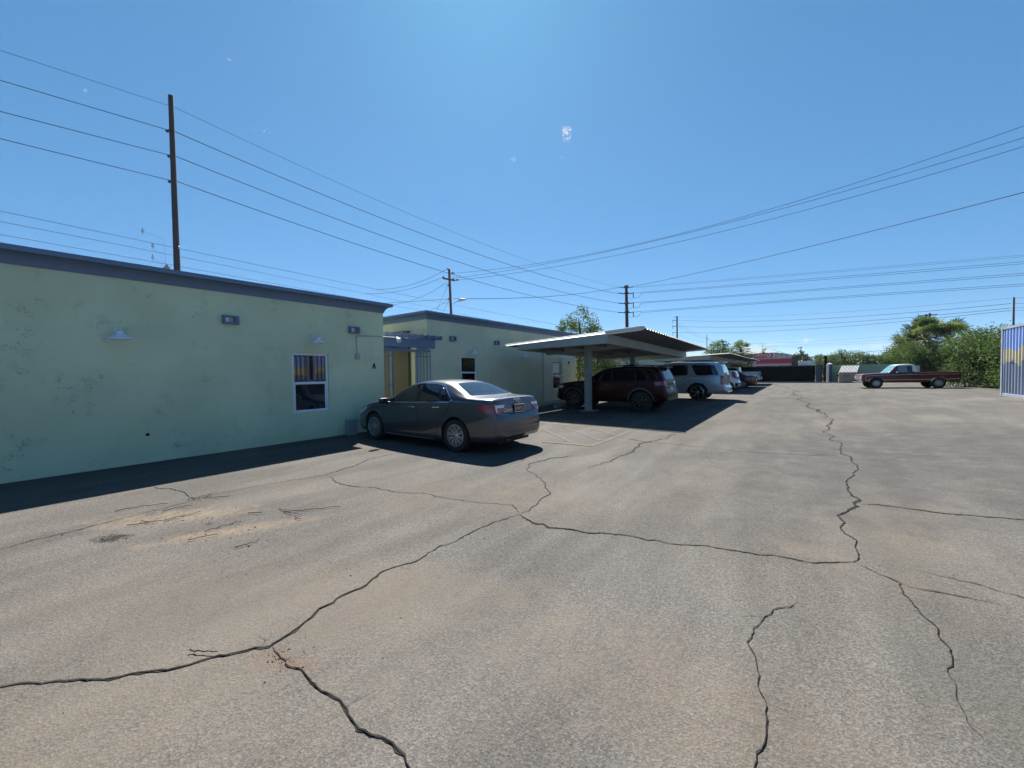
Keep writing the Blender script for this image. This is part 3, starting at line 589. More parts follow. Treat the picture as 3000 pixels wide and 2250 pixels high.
class Car:
    def __init__(s, name, label, group, spec, paint, loc, rotz, low=None, tilt=0):
        s.sp = spec; s.L = spec['L']; s.root = thing(name, label, spec['cat'], loc, rotz, group, tilt)
        top, sh, bot, plan = (pchip(spec[k]) for k in ('top', 'sh', 'bot', 'plan')); tum = spec.get('tum', .45)
        ss_ = sorted(set([round(x*.06, 3) for x in range(int(s.L/.06)+1)]+[p[0] for k in ('top', 'sh', 'bot', 'plan') for p in spec[k]]+[s.L]))
        ss_ = [a for i, a in enumerate(ss_) if i == 0 or a-ss_[i-1] > .004]
        M = MB(); K = 3; box = spec.get('box', 0)
        for x in ss_:
            w = plan(x); zt = top(x); zs = min(sh(x), zt-.045); zb = min(bot(x), zs-.06); h = zt-zs; wb = .945*w; e = min(.36*h, spec.get('edge', .085)); ye = wb-max(0, h-.05)*tum
            pts = [(0, zb), (.5*w, zb), (.86*w, zb), (.96*w, zb+.05), (.99*w, zb+.3*(zs-zb)), (w, zb+.55*(zs-zb)), (.99*w, zb+.84*(zs-zb)), (.97*w, zs-.012), (wb, zs+.06*h),
                   (wb+(ye-wb)*.5+.014*min(1, h/.3), zs+.5*h-.1*e), (ye+.01*min(1, h/.3), zt-e*(1.05-.2*box)), (ye*(.9+.05*box), zt-.42*e), (ye*.66, zt-.13*e), (ye*.33, zt-.03*e), (0, zt)]
            hf = catmull(pts, K); ring = [(s.L/2-x, y, z) for y, z in hf]+[(s.L/2-x, -y, z) for y, z in hf[-2:0:-1]]
            M.v += ring; n = len(ring)
        for i in range(len(ss_)-1):
            for k in range(n): M.f.append((i*n+k, (i+1)*n+k, (i+1)*n+(k+1) % n, i*n+(k+1) % n))
        M.f.append(tuple(range(n))); M.f.append(tuple((len(ss_)-1)*n+k for k in range(n-1, -1, -1))); M.m = [0]*len(M.f)
        s.low = low or mat('car_underside', (.012, .012, .013), .8)
        s.body = M.build('body', [paint, s.low, spec.get('mat2', paint)], s.root)
        s.r = spec['r']; s.ax = [s.L/2-a for a in spec['ax']]; s.hw = spec['track']
        c = MB(); ra = s.r+spec.get('gap', .055)
        for ax in s.ax:
            for sg in (-1, 1):
                q = MB(); yy = sorted((sg*(s.hw-.32), sg*1.3)); prof = [(ra, yy[0]), (ra, yy[1])]; q.lathe(prof, (ax, 0, s.r), 'Y', 40)
                q.f += [tuple(range(40)), tuple(range(79, 39, -1))]; c.add(q.v, q.f)
        boolean(s.body, c.build('cut', s.low))
        if spec.get('bed'):
            x0, x1, w, z0, z1 = spec['bed']; c = MB(); c.box((s.L/2-x1, -w, z0), (s.L/2-x0, w, z1+1)); boolean(s.body, c.build('cut', s.low))
        s.bvh = BVHTree.FromObject(s.body, bpy.context.evaluated_depsgraph_get()) if False else BVHTree.FromPolygons([v.co[:] for v in s.body.data.vertices], [p.vertices[:] for p in s.body.data.polygons])
        for p in s.body.data.polygons:
            c_ = p.center
            if any((c_.x-a)**2+(c_.z-s.r)**2 < (ra+.006)**2 for a in s.ax) and abs(c_.y) > s.hw-.4: p.material_index = 1
            elif c_.z < spec.get('lowz', .2) and p.normal.z < -.5: p.material_index = 1
            elif spec.get('m2f') and spec['m2f'](s.L/2-c_.x, c_.y, c_.z): p.material_index = 2
            else: p.material_index = 0
        s.body.data.shade_smooth(); s.body.data.set_sharp_from_angle(angle=R(38))
    def panel(s, name, mt, view, poly, off=.004, parent=None, cell=.07, r=0, sides=(-1, 1), thick=.01, flat=None):
        """a skin piece laid on the body; view S: poly in (s,z) on both flanks, T: (s,y) from above, B/F: (y,z) on tail/nose"""
        objs = []
        for sg in (sides if view == 'S' else (1,)):
            bm = bmesh.new(); pl = rounded(poly, r) if r else poly
            f = bm.faces.new([bm.verts.new((a, b, 0)) for a, b in pl])
            for ax in (0, 1):
                lo = min(p[ax] for p in pl); hi = max(p[ax] for p in pl); k = int((hi-lo)/cell)
                for i in range(1, k+1):
                    co = Vector((0, 0, 0)); no = Vector((0, 0, 0)); co[ax] = lo+(hi-lo)*i/(k+1); no[ax] = 1
                    bmesh.ops.bisect_plane(bm, geom=bm.verts[:]+bm.edges[:]+bm.faces[:], plane_co=co, plane_no=no)
            inn = {}
            for v in bm.verts:
                a, b = v.co.x, v.co.y
                if view == 'S': o, d = Vector((s.L/2-a, sg*2.5, b)), Vector((0, -sg, 0))
                elif view == 'T': o, d = Vector((s.L/2-a, b, 4)), Vector((0, 0, -1))
                elif view == 'B': o, d = Vector((-s.L/2-1.5, a, b)), Vector((1, 0, 0))
                else: o, d = Vector((s.L/2+1.5, a, b)), Vector((-1, 0, 0))
                if flat is not None: hit = o+d*flat; nor = -d
                else:
                    hit, nor, _, _ = s.bvh.ray_cast(o, d)
                    if hit is None: hit, nor, _, _ = s.bvh.find_nearest(o+d*(1.5+(0 if view != 'S' else .2)))
                v.co = hit-d*off*.6+nor*off*.6; inn[v] = d
            be = [e for e in bm.edges if e.is_boundary]; vd = {v: inn[v] for e in be for v in e.verts}
            res = bmesh.ops.extrude_edge_only(bm, edges=be)
            nv = [g_ for g_ in res['geom'] if isinstance(g_, bmesh.types.BMVert)]
            d0 = list(vd.values())[0]
            for v in nv: v.co += d0*thick
            bmesh.ops.recalc_face_normals(bm, faces=bm.faces)
            me = bpy.data.meshes.new(name); bm.to_mesh(me); bm.free(); me.materials.append(mt); objs.append(link(name, me, parent or s.root, 30))
        return objs
    def line(s, name, mt, view, pts, w=.007, off=.0015, **k):
        pts = [Vector(p) for p in pts]; a = []; b = []
        for i, p in enumerate(pts):
            d = (pts[min(i+1, len(pts)-1)]-pts[max(i-1, 0)]).normalized(); n_ = Vector((-d.y, d.x))*w/2; a.append(tuple(p+n_)); b.append(tuple(p-n_))
        return s.panel(name, mt, view, a+b[::-1], off, thick=.003, **k)
    def wheels(s, tyre, rimm, style, rr, dark):
        w = s.sp.get('tw', .22); first = None
        for ax in s.ax:
            for sg in (-1, 1):
                o = s.hw*sg; r = s.r; T = MB(); h = w/2
                T.lathe([(rr, -h*.75), (rr+.02, -h*.95), (r-.05, -h), (r-.015, -h*.93), (r, -h*.7), (r-.006, -h*.35), (r, -h*.3), (r, h*.3), (r-.006, h*.35), (r, h*.7), (r-.015, h*.93), (r-.05, h), (rr+.02, h*.95), (rr, h*.75)], (ax, o-sg*h, r), 'Y', 48, closed=True)
                t = T.build('wheel', tyre, s.root, 35)
                D = MB(); D.lathe([(0, -.02), (rr*.97, -.02), (rr*.97, h*.1)], (ax, o-sg*h, r), 'Y', 40); D.build('brake', brakem, t, 35)
                Rm = MB(); f = o-sg*.012
                def Y(v): return f-sg*v
                Rm.lathe([(rr, Y(0)), (rr+.008, Y(.0)), (rr*.95, Y(-.004)), (rr*.9, Y(.03)), (rr*.88, Y(.1)), (rr*.96, Y(.12))], (ax, 0, r), 'Y', 48)
                Rm.lathe([(0, Y(.0)), (.03, Y(.002)), (.06, Y(.015)), (.075, Y(.04))], (ax, 0, r), 'Y', 20)
                N, wi, wo, split = style
                for k in range(N):
                    th = 2*math.pi*k/N+.2
                    for q in ((-split, split) if split else (0,)):
                        c0, c1 = th+q*.35, th+q
                        def pt(rad, a, yy, tw_): return (ax+rad*math.cos(a)-tw_*math.sin(a), Y(yy), r+rad*math.sin(a)+tw_*math.cos(a))
                        A = [pt(.055, c0, .012, -wi), pt(.055, c0, .012, wi), pt(rr*.93, c1, .008, wo), pt(rr*.93, c1, .008, -wo), pt(.055, c0, .05, -wi*1.2), pt(.055, c0, .05, wi*1.2), pt(rr*.93, c1, .05, wo*1.2), pt(rr*.93, c1, .05, -wo*1.2)]
                        Rm.add(A, [(0, 1, 2, 3), (0, 4, 5, 1), (1, 5, 6, 2), (2, 6, 7, 3), (3, 7, 4, 0)])
                rim = Rm.build('rim', rimm, t, 30)
                if s.sp.get('bolts'):
                    B = MB()
                    for k in range(8):
                        a = k*math.pi/4; B.lathe([(0, Y(-.012)), (.014, Y(-.01)), (.016, Y(.01))], (ax+.1*math.cos(a), 0, r+.1*math.sin(a)), 'Y', 8)
                    for k in range(8):
                        a = k*math.pi/4+.39; B.lathe([(0, Y(-.006)), (.02, Y(-.004)), (.022, Y(.01))], (ax+(rr-.05)*math.cos(a), 0, r+(rr-.05)*math.sin(a)), 'Y', 8)
                    B.build('bolts', chrome, t, 30)
    def box(s, name, mt, a, b, r=.01, parent=None, sides=(1,)):
        for sg in sides:
            M = MB(); M.bbox((s.L/2-a[0], a[1]*sg, a[2]), (s.L/2-b[0], b[1]*sg, b[2]), r); o = M.build(name, mt, parent or s.root, 30)
        return o
    def at(s, x, z, sg):
        h = s.bvh.ray_cast(Vector((s.L/2-x, 2.5*sg, z)), Vector((0, -sg, 0)))[0]; return h if h else Vector((s.L/2-x, .9*sg, z))
    def mirror(s, x, z, mt, wd=.2, ht=.13):
        for sg in (-1, 1):
            p = s.at(x, z, sg); M = MB(); M.bbox((p.x-.05, p.y+sg*.07, p.z-.0), (p.x+.06, p.y+sg*(.07+wd), p.z+ht), .03); M.tube([p+Vector((0, -.05*sg, .01)), p+Vector((.0, sg*.1, .03))], .022, 8)
            o = M.build('mirror', mt, s.root, 40); q = MB(); q.bbox((p.x-.054, p.y+sg*.09, p.z+.02), (p.x-.048, p.y+sg*(.05+wd), p.z+ht-.02), .002); q.build('mirror_glass', cglass, o)
    def handle(s, x, z, mt, l=.17):
        for sg in (-1, 1):
            p = s.at(x, z, sg); p.y += .018*sg; q = s.at(x+l, z+.004, sg); q.y += .018*sg
            M = MB(); M.tube([p+Vector((.01, -.02*sg, 0)), p, q, q+Vector((-.01, -.02*sg, 0))], .013, 8); M.build('door_handle', mt, s.root, 40)
def paintm(name, col, metal=.35, rough=.32, dust=.12, coat=1):
    m = mat(name, col, rough, metal=metal, spec=.15 if coat < .2 else .5, coat=coat, var=dust, vscale=2.2); return m
tyre = mat('tyre_rubber', (.018, .018, .019), .85, var=.15, vscale=8)
chrome = mat('chrome', (.62, .63, .65), .12, metal=1)
alloy = mat('alloy_rim', (.42, .43, .45), .3, metal=.85)
blackrim = mat('black_rim', (.014, .014, .015), .35, metal=.4)
cglass = mat('car_glass', (.006, .008, .010), .02, spec=1.0)
cglass2 = mat('car_rear_glass', (.012, .018, .028), .02, spec=1.0)
brakem = mat('brake_shadow', (.006, .006, .007), .95, spec=.1)
seam = mat('panel_gap', (.006, .006, .007), .8)
btrim = mat('black_trim', (.015, .015, .017), .45)
redl = mat('tail_lens_red', (.33, .01, .012), .12, coat=1, var=.35, vscale=14)
whitel = mat('lamp_lens_clear', (.62, .63, .66), .15, coat=1)
amber = mat('lamp_lens_dark', (.10, .008, .008), .15, coat=1)
def glass_trim(c, polys, trim=None, grow=.02):
    pass
# --- grey sedan
sed = dict(cat='car', L=4.81, r=.335, ax=(.97, 3.75), track=.905, tum=.52, tw=.215, edge=.085,
    top=[(0, .60), (.03, .68), (.12, .745), (.35, .83), (.8, .93), (1.15, .99), (1.3, 1.02), (1.7, 1.22), (2.1, 1.395), (2.4, 1.45), (2.75, 1.472), (3.1, 1.455), (3.4, 1.405), (3.8, 1.25), (4.08, 1.135), (4.3, 1.12), (4.55, 1.115), (4.66, 1.10), (4.685, 1.06), (4.7, .97), (4.715, .86), (4.73, .80), (4.765, .775), (4.79, .74), (4.81, .66)],
    sh=[(0, .5), (.12, .64), (.35, .74), (1, .87), (1.5, .93), (3, .985), (4.1, 1.03), (4.45, 1.03), (4.62, 1.0), (4.7, .86), (4.76, .70), (4.81, .6)],
    bot=[(0, .24), (.4, .19), (1.4, .165), (3.3, .165), (4.2, .22), (4.7, .27), (4.81, .36)],
    plan=[(0, .52), (.04, .64), (.15, .75), (.4, .845), (.9, .9), (2.4, .912), (3.8, .905), (4.3, .875), (4.6, .82), (4.72, .765), (4.78, .71), (4.81, .64)])
gp = paintm('grey_metallic_paint', (.062, .061, .070), .55, .34, .1)
def sedan(label, loc, rot, spec, pm, rimst, group=None, full=True, plate=True):
    c = Car('sedan', label, group, spec, pm, loc, rot)
    k = spec['L']/4.81; q = lambda pl: [(a*k, b) for a, b in pl]
    c.panel('side_trim', btrim, 'S', q([(1.42, .965), (1.62, 1.10), (1.95, 1.265), (2.25, 1.36), (2.6, 1.395), (3.0, 1.385), (3.25, 1.345), (3.42, 1.23), (3.66, 1.04), (3.55, 1.018), (2.5, .985)]), .003, cell=.09)
    c.line('chrome_strip', chrome, 'S', q([(1.60, 1.088), (1.95, 1.268), (2.25, 1.364), (2.6, 1.399), (3.0, 1.389), (3.25, 1.35), (3.42, 1.236), (3.67, 1.042), (3.55, 1.015), (2.5, .98), (1.6, .962)]), .014, .007)
    c.panel('window', cglass, 'S', q([(1.66, .995), (1.80, 1.175), (2.02, 1.285), (2.27, 1.352), (2.46, 1.372), (2.56, 1.01)]), .007, r=.025)
    c.panel('window', cglass, 'S', q([(2.64, 1.012), (2.56, 1.378), (2.9, 1.375), (3.12, 1.352), (3.28, 1.035)]), .007, r=.025)
    c.panel('quarter_glass', cglass, 'S', q([(3.32, 1.037), (3.20, 1.33), (3.3, 1.28), (3.56, 1.045)]), .007, r=.015)
    c.panel('windshield', cglass, 'T', q([(1.36, -.70), (1.36, .70), (2.04, .55), (2.08, 0), (2.04, -.55)]), .005, r=.05)
    c.panel('rear_window', cglass2, 'T', q([(3.43, .47), (3.4, 0), (3.43, -.47), (4.0, -.66), (4.05, 0), (4.0, .66)]), .005, r=.06)
    for x in ([(1.38, .3), (1.36, .6), (1.44, .94)], [(2.60, 1.0), (2.58, .6), (2.57, .22)], [(3.66, 1.03), (3.55, .86), (3.33, .66), (3.22, .42), (3.18, .22)]): c.line('door_gap', seam, 'S', q(x), .008)
    c.line('bumper_gap', seam, 'S', q([(4.12, .62), (4.4, .71), (4.62, .765)]), .007); c.line('trunk_gap', seam, 'B', [(-.56, .98), (-.50, .80), (-.30, .785), (.30, .785), (.50, .80), (.56, .98)], .010)
    c.line('fuel_door', seam, 'S', q([(3.93, .90), (4.1, .90), (4.11, .76), (3.94, .75), (3.93, .90)]), .004, sides=(-1, 1)[:2])
    c.line('sill_strip', galv, 'S', q([(1.42, .22), (2.3, .212), (3.1, .215)]), .016, .004)
    c.panel('tail_light', redl, 'S', q([(4.30, .965), (4.70, 1.0), (4.73, .84), (4.6, .815), (4.42, .88)]), .014, r=.03)
    tl = c.panel('tail_light', redl, 'B', [(.44, .985), (.755, .99), (.745, .80), (.60, .80), (.52, .88)], .007, r=.015); tl += c.panel('tail_light', redl, 'B', [(-.44, .985), (-.755, .99), (-.745, .80), (-.60, .80), (-.52, .88)], .007, r=.015)
    for sg in (-1, 1): c.panel('reverse_light', whitel, 'B', [(sg*.45, .975), (sg*.73, .975), (sg*.73, .83), (sg*.70, .83), (sg*.70, .92), (sg*.5, .92)], .011, parent=tl[0 if sg > 0 else 1])
    c.panel('bumper_insert', btrim, 'B', [(-.52, .40), (.52, .40), (.46, .335), (-.46, .335)], .003)
    c.line('bumper_crease', seam, 'B', [(-.62, .47), (-.5, .44), (0, .435), (.5, .44), (.62, .47)], .008)
    c.box('exhaust_tip', dkmetal, (4.66, .42, .25), (4.80, .50, .31), .02); c.box('underbody', c.low, (4.0, -.55, .18), (4.6, .55, .30), .03)
    c.mirror(1.60*k, .93, btrim); c.handle(2.30*k, .875, chrome); c.handle(3.28*k-.17, .90, chrome)
    c.panel('headlight', whitel, 'S', q([(.18, .68), (.62, .83), (.6, .74), (.25, .60)]), .005, r=.02)
    c.panel('grille', btrim, 'F', [(-.4, .55), (.4, .55), (.34, .36), (-.34, .36)], .004)
    c.wheels(tyre, alloy, rimst, .228, blackrim)
    if plate:
        X = -c.L/2+.075
        pm_ = mat('plate_frame', (.5, .5, .52), .25, metal=.9); M = MB(); y0, y1, z0, z1 = -.165, .165, .80, .965
        for a, b in (((y0, z0), (y1, z0+.014)), ((y0, z1-.014), (y1, z1)), ((y0, z0+.014), (y0+.012, z1-.014)), ((y1-.012, z0+.014), (y1, z1-.014))): M.box((X-.018, a[0], a[1]), (X, b[0], b[1]))
        M.build('plate_frame', pm_, c.root); M = MB(); M.box((X-.012, y0+.012, z0+.014), (X-.002, y1-.012, z1-.014)); pl = M.build('licence_plate', mat('plate_dark', (.05, .022, .02), .4), c.root)
        lt = mat('plate_letters', (.55, .43, .36), .5); W_ = WM[c.root.as_pointer()]
        fm = lambda y, z: W_ @ frame_mtx((X-.014, y, z), (0, -1, 0), (0, 0, 1))
        textmesh('VN8F1Z', .092, lt, 'plate_text', pl, fm(0, .872) @ Matrix.Scale(.8, 4, (1, 0, 0)), .004, bold=.001); textmesh('ARIZONA', .022, lt, 'plate_text', pl, fm(0, .934), .003)
        # oval emblem of three interlocking rings
        E = MB(); ec = Vector((-c.L/2+.098, 0, 1.035))
        for (ry, rz, dz, th) in ((.075, .052, 0, .0065), (.05, .0195, .024, .005), (.0215, .046, 0, .005)):
            E.tube([ec+Vector((0, ry*math.cos(a), dz+rz*math.sin(a))) for a in np.linspace(0, 2*math.pi, 29)], th, 6, caps=False)
        E.build('emblem', chrome, c.root, 40)
        bm_ = Matrix.Translation((0, 0, 0)); textmesh('Camry', .105, chrome, 'badge', c.root, W_ @ frame_mtx((-c.L/2+.092, .385, .865), (0, -1, .0), (0, 0, 1)), .012, font_shear=.4, bold=.0015)
        textmesh('LE', .05, chrome, 'badge', c.root, W_ @ frame_mtx((-c.L/2+.09, -.40, .835), (0, -1, .0), (0, 0, 1)), .012, font_shear=.3)
    return c
sedan('grey four-door sedan parked nose to the nearest green building', (-7.05, 6.60, 0), math.pi, sed, gp, (10, .008, .0105, .13))
# --- dark red lifted SUV
suv = dict(cat='SUV', L=4.82, r=.41, ax=(.93, 3.845), track=.96, tum=.36, tw=.27, gap=.07, bolts=1, lowz=.4, edge=.09,
    top=[(0, .85), (.03, 1.0), (.1, 1.08), (.45, 1.17), (1.1, 1.235), (1.4, 1.26), (1.75, 1.47), (2.15, 1.69), (2.5, 1.77), (3.1, 1.815), (3.9, 1.80), (4.35, 1.765), (4.47, 1.73), (4.55, 1.6), (4.66, 1.37), (4.70, 1.25), (4.735, 1.1), (4.75, .92), (4.78, .86), (4.82, .74)],
    sh=[(0, .78), (.1, .98), (.5, 1.06), (1.5, 1.14), (3, 1.19), (4.2, 1.24), (4.6, 1.22), (4.7, 1.1), (4.75, .84), (4.82, .68)],
    bot=[(0, .42), (.4, .36), (1.4, .36), (3.3, .36), (4.3, .38), (4.82, .46)],
    plan=[(0, .62), (.05, .74), (.2, .86), (.5, .94), (1.2, .97), (3.8, .97), (4.3, .95), (4.6, .90), (4.74, .84), (4.82, .76)])
c = Car('suv', 'dark red lifted SUV with black wheels under the nearest carport', 'cars parked under the carports', suv, paintm('dark_red_paint', (.030, .0018, .003), .0, .3, .1, .15), (-6.52, 16.2, 0), math.pi)
c.panel('side_trim', btrim, 'S', [(1.5, 1.16), (1.75, 1.38), (2.15, 1.6), (2.6, 1.70), (3.2, 1.735), (4.1, 1.70), (4.42, 1.55), (4.5, 1.28), (4.3, 1.235), (3, 1.20)], .003, cell=.1)
for pl in ([(1.66, 1.19), (1.85, 1.4), (2.2, 1.59), (2.55, 1.67), (2.62, 1.21)], [(2.7, 1.215), (2.64, 1.68), (3.2, 1.71), (3.5, 1.70), (3.62, 1.24)], [(3.68, 1.245), (3.57, 1.695), (4.05, 1.67), (4.33, 1.54), (4.42, 1.28)]): c.panel('window', cglass, 'S', pl, .006, r=.03)
c.panel('windshield', cglass, 'T', [(1.45, -.74), (1.45, .74), (2.1, .62), (2.1, -.62)], .005, r=.05)
c.panel('rear_window', cglass2, 'B', [(-.62, 1.29), (.62, 1.29), (.50, 1.66), (-.50, 1.66)], .006, r=.05)
c.box('spoiler', btrim, (4.36, -.56, 1.72), (4.66, .56, 1.765), .02)
for sg in (-1, 1):
    c.panel('tail_light', redl, 'B', [(sg*.40, 1.17), (sg*.84, 1.2), (sg*.83, 1.06), (sg*.45, 1.06)], .006, r=.02)
c.panel('tail_light', redl, 'S', [(4.35, 1.2), (4.72, 1.2), (4.75, 1.06), (4.4, 1.06)], .006, r=.02)
c.line('tailgate_trim', chrome, 'B', [(-.8, 1.035), (-.5, 1.03), (0, 1.03), (.5, 1.03), (.8, 1.035)], .03, .012)
c.panel('licence_plate', galv, 'B', [(-.15, .99), (.15, .99), (.15, .86), (-.15, .86)], .012)
c.panel('bumper_insert', btrim, 'B', [(-.7, .60), (.7, .60), (.66, .48), (-.66, .48)], .004)
for x in ([(1.5, .45), (1.5, .9), (1.6, 1.13)], [(2.66, 1.2), (2.64, .8), (2.64, .45)], [(3.66, 1.22), (3.62, 1.0), (3.42, .8), (3.36, .45)]): c.line('door_gap', seam, 'S', x, .008)
def archt(c, x, r, w, mt): c.line('wheel_arch', mt, 'S', [(x+r*math.cos(a)*-1, c.r+r*math.sin(a)) for a in np.linspace(-.12, math.pi+.12, 19)], w, .018)
for a in suv['ax']: archt(c, a, .515, .06, mat('grey_flare', (.05, .045, .048), .45))
c.mirror(1.72, 1.17, btrim, .22, .19); c.handle(2.38, 1.06, chrome); c.handle(3.35, 1.08, chrome)
c.panel('headlight', whitel, 'S', [(.12, 1.0), (.42, 1.06), (.4, .93), (.12, .9)], .006, r=.02); c.panel('hood_decal', btrim, 'T', [(.45, -.42), (.45, .42), (1.3, .5), (1.3, -.5)], .003, r=.05)
c.panel('grille', btrim, 'F', [(-.5, .98), (.5, .98), (.5, .8), (-.5, .8)], .005); c.box('front_bumper', btrim, (-.02, -.72, .44), (.2, .72, .72), .05)
for sg in (-1, 1): M = MB(); M.tube([(c.L/2-x, sg*.56, z) for x, z in ((2.5, 1.76), (2.6, 1.83), (3.3, 1.86), (4.1, 1.83), (4.25, 1.77))], .018, 8); M.build('roof_rail', btrim, c.root, 40)
c.wheels(tyre, blackrim, (8, .02, .03, 0), .24, blackrim)
# --- silver long SUV
big = dict(cat='SUV', L=5.62, r=.41, ax=(1.0, 4.27), track=.985, tum=.28, tw=.27, gap=.075, lowz=.35, edge=.09, box=.6,
    top=[(0, .85), (.04, 1.05), (.15, 1.13), (.6, 1.2), (1.3, 1.27), (1.5, 1.30), (1.9, 1.6), (2.3, 1.85), (2.6, 1.92), (3.3, 1.95), (4.6, 1.94), (5.1, 1.92), (5.24, 1.89), (5.32, 1.78), (5.43, 1.45), (5.47, 1.2), (5.485, .95), (5.50, .76), (5.56, .72), (5.62, .66)],
    sh=[(0, .8), (.15, 1.02), (.6, 1.1), (1.5, 1.18), (3, 1.22), (5.2, 1.24), (5.44, 1.18), (5.48, .9), (5.5, .7), (5.62, .58)],
    bot=[(0, .36), (.5, .33), (5, .36), (5.62, .42)],
    plan=[(0, .7), (.06, .84), (.25, .94), (.6, .985), (1.4, 1.0), (4.6, 1.0), (5.1, .985), (5.38, .955), (5.5, .93), (5.58, .88), (5.62, .82)])
c = c_sub = Car('suv', 'silver long SUV parked just beyond the nearest carport roof', 'cars parked under the carports', big, paintm('silver_blue_paint', (.42, .46, .51), .55, .33, .12), (-6.05, 23.6, 0), math.pi)
for pl in ([(1.75, 1.25), (2.0, 1.5), (2.3, 1.71), (2.75, 1.77), (2.8, 1.25)], [(2.92, 1.255), (2.88, 1.78), (3.68, 1.79), (3.8, 1.70), (3.8, 1.30), (3.72, 1.26)], [(3.98, 1.72), (4.05, 1.79), (5.02, 1.775), (5.24, 1.3), (5.2, 1.27), (4.28, 1.265), (4.2, 1.3)]): c.panel('window', cglass, 'S', pl, .006, r=.05)
c.panel('windshield', cglass, 'T', [(1.55, -.78), (1.55, .78), (2.25, .68), (2.25, -.68)], .005, r=.05)
c.panel('rear_window', mat('reflective_glass', (.10, .16, .24), .04, spec=1.0, coat=1), 'B', [(-.74, 1.28), (.74, 1.28), (.66, 1.72), (-.66, 1.72)], .006, r=.06)
c.box('spoiler', MATS['silver_blue_paint'], (5.12, -.68, 1.875), (5.42, .68, 1.925), .02)
c.panel('tail_light', redl, 'S', [(5.30, 1.25), (5.475, 1.25), (5.49, .82), (5.32, .82)], .008, r=.02)
for sg in (-1, 1): c.panel('tail_light', redl, 'B', [(sg*.86, 1.25), (sg*.935, 1.25), (sg*.93, .82), (sg*.86, .82)], .008, r=.02)
for z in (.92, 1.03, 1.14): c.line('lens_rib', amber, 'S', [(5.31, z), (5.48, z)], .015, .011)
c.line('body_crease', seam, 'S', [(4.75, .79), (5.1, .79), (5.5, .80)], .008)
for x in ([(2.86, 1.24), (2.86, .8), (2.84, .42)], [(3.86, 1.24), (3.86, .9), (3.74, .7), (3.68, .42)], [(1.62, 1.2), (1.58, .8), (1.58, .42)]): c.line('door_gap', seam, 'S', x, .009)
c.panel('licence_plate', whitel, 'B', [(-.16, 1.02), (.16, 1.02), (.16, .87), (-.16, .87)], .012)
c.mirror(1.85, 1.24, btrim, .24, .2); c.handle(2.62, 1.08, btrim); c.handle(3.58, 1.09, btrim)
c.panel('headlight', whitel, 'S', [(.1, 1.0), (.5, 1.05), (.5, .85), (.1, .82)], .006, r=.02); c.panel('grille', btrim, 'F', [(-.5, 1.0), (.5, 1.0), (.5, .7), (-.5, .7)], .005)
for sg in (-1, 1): M = MB(); M.tube([(c.L/2-x, sg*.66, z) for x, z in ((2.6, 1.90), (2.7, 1.98), (3.6, 2.01), (4.8, 1.99), (4.95, 1.92))], .02, 8); M.build('roof_rail', btrim, c.root, 40)
c_sub.root.scale = (1.05, 1.0, 1.06)
c.wheels(tyre, mat('chrome_black_rim', (.4, .4, .41), .2, metal=1), (6, .02, .045, 0), .29, blackrim)
# --- small white hatchback
ht = dict(cat='car', L=4.14, r=.335, ax=(.82, 3.39), track=.895, tum=.28, tw=.215, gap=.06, box=.5,
    top=[(0, .75), (.04, .9), (.15, .98), (.6, 1.07), (1.0, 1.1), (1.35, 1.35), (1.75, 1.55), (2.2, 1.6), (3.2, 1.6), (3.72, 1.57), (3.8, 1.5), (3.93, 1.2), (3.98, 1.0), (4.01, .78), (4.08, .72), (4.14, .62)],
    sh=[(0, .7), (.2, .9), (1, 1.0), (3.6, 1.12), (3.9, 1.05), (4.0, .75), (4.14, .5)], bot=[(0, .25), (.5, .2), (3.5, .22), (4.14, .34)],
    plan=[(0, .6), (.06, .74), (.25, .85), (.6, .9), (3.3, .9), (3.7, .88), (3.95, .83), (4.08, .78), (4.14, .7)])
c = Car('hatchback', 'small white hatchback between the silver SUV and the dark red sedan', 'cars parked under the carports', ht, paintm('white_paint', (.62, .66, .68), .05, .3, .06), (-5.93, 34.9, 0), math.pi)
for pl in ([(1.35, 1.08), (1.75, 1.42), (2.1, 1.46), (2.15, 1.09)], [(2.22, 1.095), (2.2, 1.47), (2.95, 1.46), (3.0, 1.12)], [(3.08, 1.14), (3.05, 1.42), (3.48, 1.40), (3.28, 1.16)]): c.panel('window', cglass, 'S', pl, .006, r=.03)
c.panel('rear_window', cglass2, 'B', [(-.58, 1.14), (.58, 1.14), (.55, 1.46), (-.55, 1.46)], .006, r=.05); c.panel('windshield', cglass, 'T', [(1.05, -.7), (1.05, .7), (1.65, .6), (1.65, -.6)], .005, r=.05)
for sg in (-1, 1): c.panel('tail_light', btrim, 'B', [(sg*.62, 1.48), (sg*.8, 1.48), (sg*.8, .95), (sg*.75, .9), (sg*.62, 1.0)], .006, r=.03)
tl = c.panel('tail_light', btrim, 'S', [(3.62, 1.46), (3.85, 1.46), (3.98, 1.0), (3.95, .9), (3.78, .98), (3.64, 1.1)], .006, r=.03)
for i, sg in enumerate((-1, 1)): c.panel('lens', redl, 'S', [(3.66, 1.38), (3.74, 1.38), (3.88, 1.02), (3.8, 1.02), (3.68, 1.12)], .01, parent=tl[i], sides=(sg,))
c.panel('bumper_insert', btrim, 'S', [(3.86, .6), (4.1, .62), (4.12, .36), (3.84, .34)], .005, r=.03); c.panel('bumper_insert', btrim, 'B', [(-.7, .6), (.7, .6), (.68, .38), (-.68, .38)], .005)
c.panel('licence_plate', galv, 'B', [(-.15, .95), (.15, .95), (.15, .82), (-.15, .82)], .012); c.mirror(1.3, 1.05, btrim, .18, .14); c.handle(2.0, .98, btrim); c.handle(2.85, 1.0, btrim)
c.wheels(tyre, alloy, (5, .04, .06, 0), .23, blackrim)
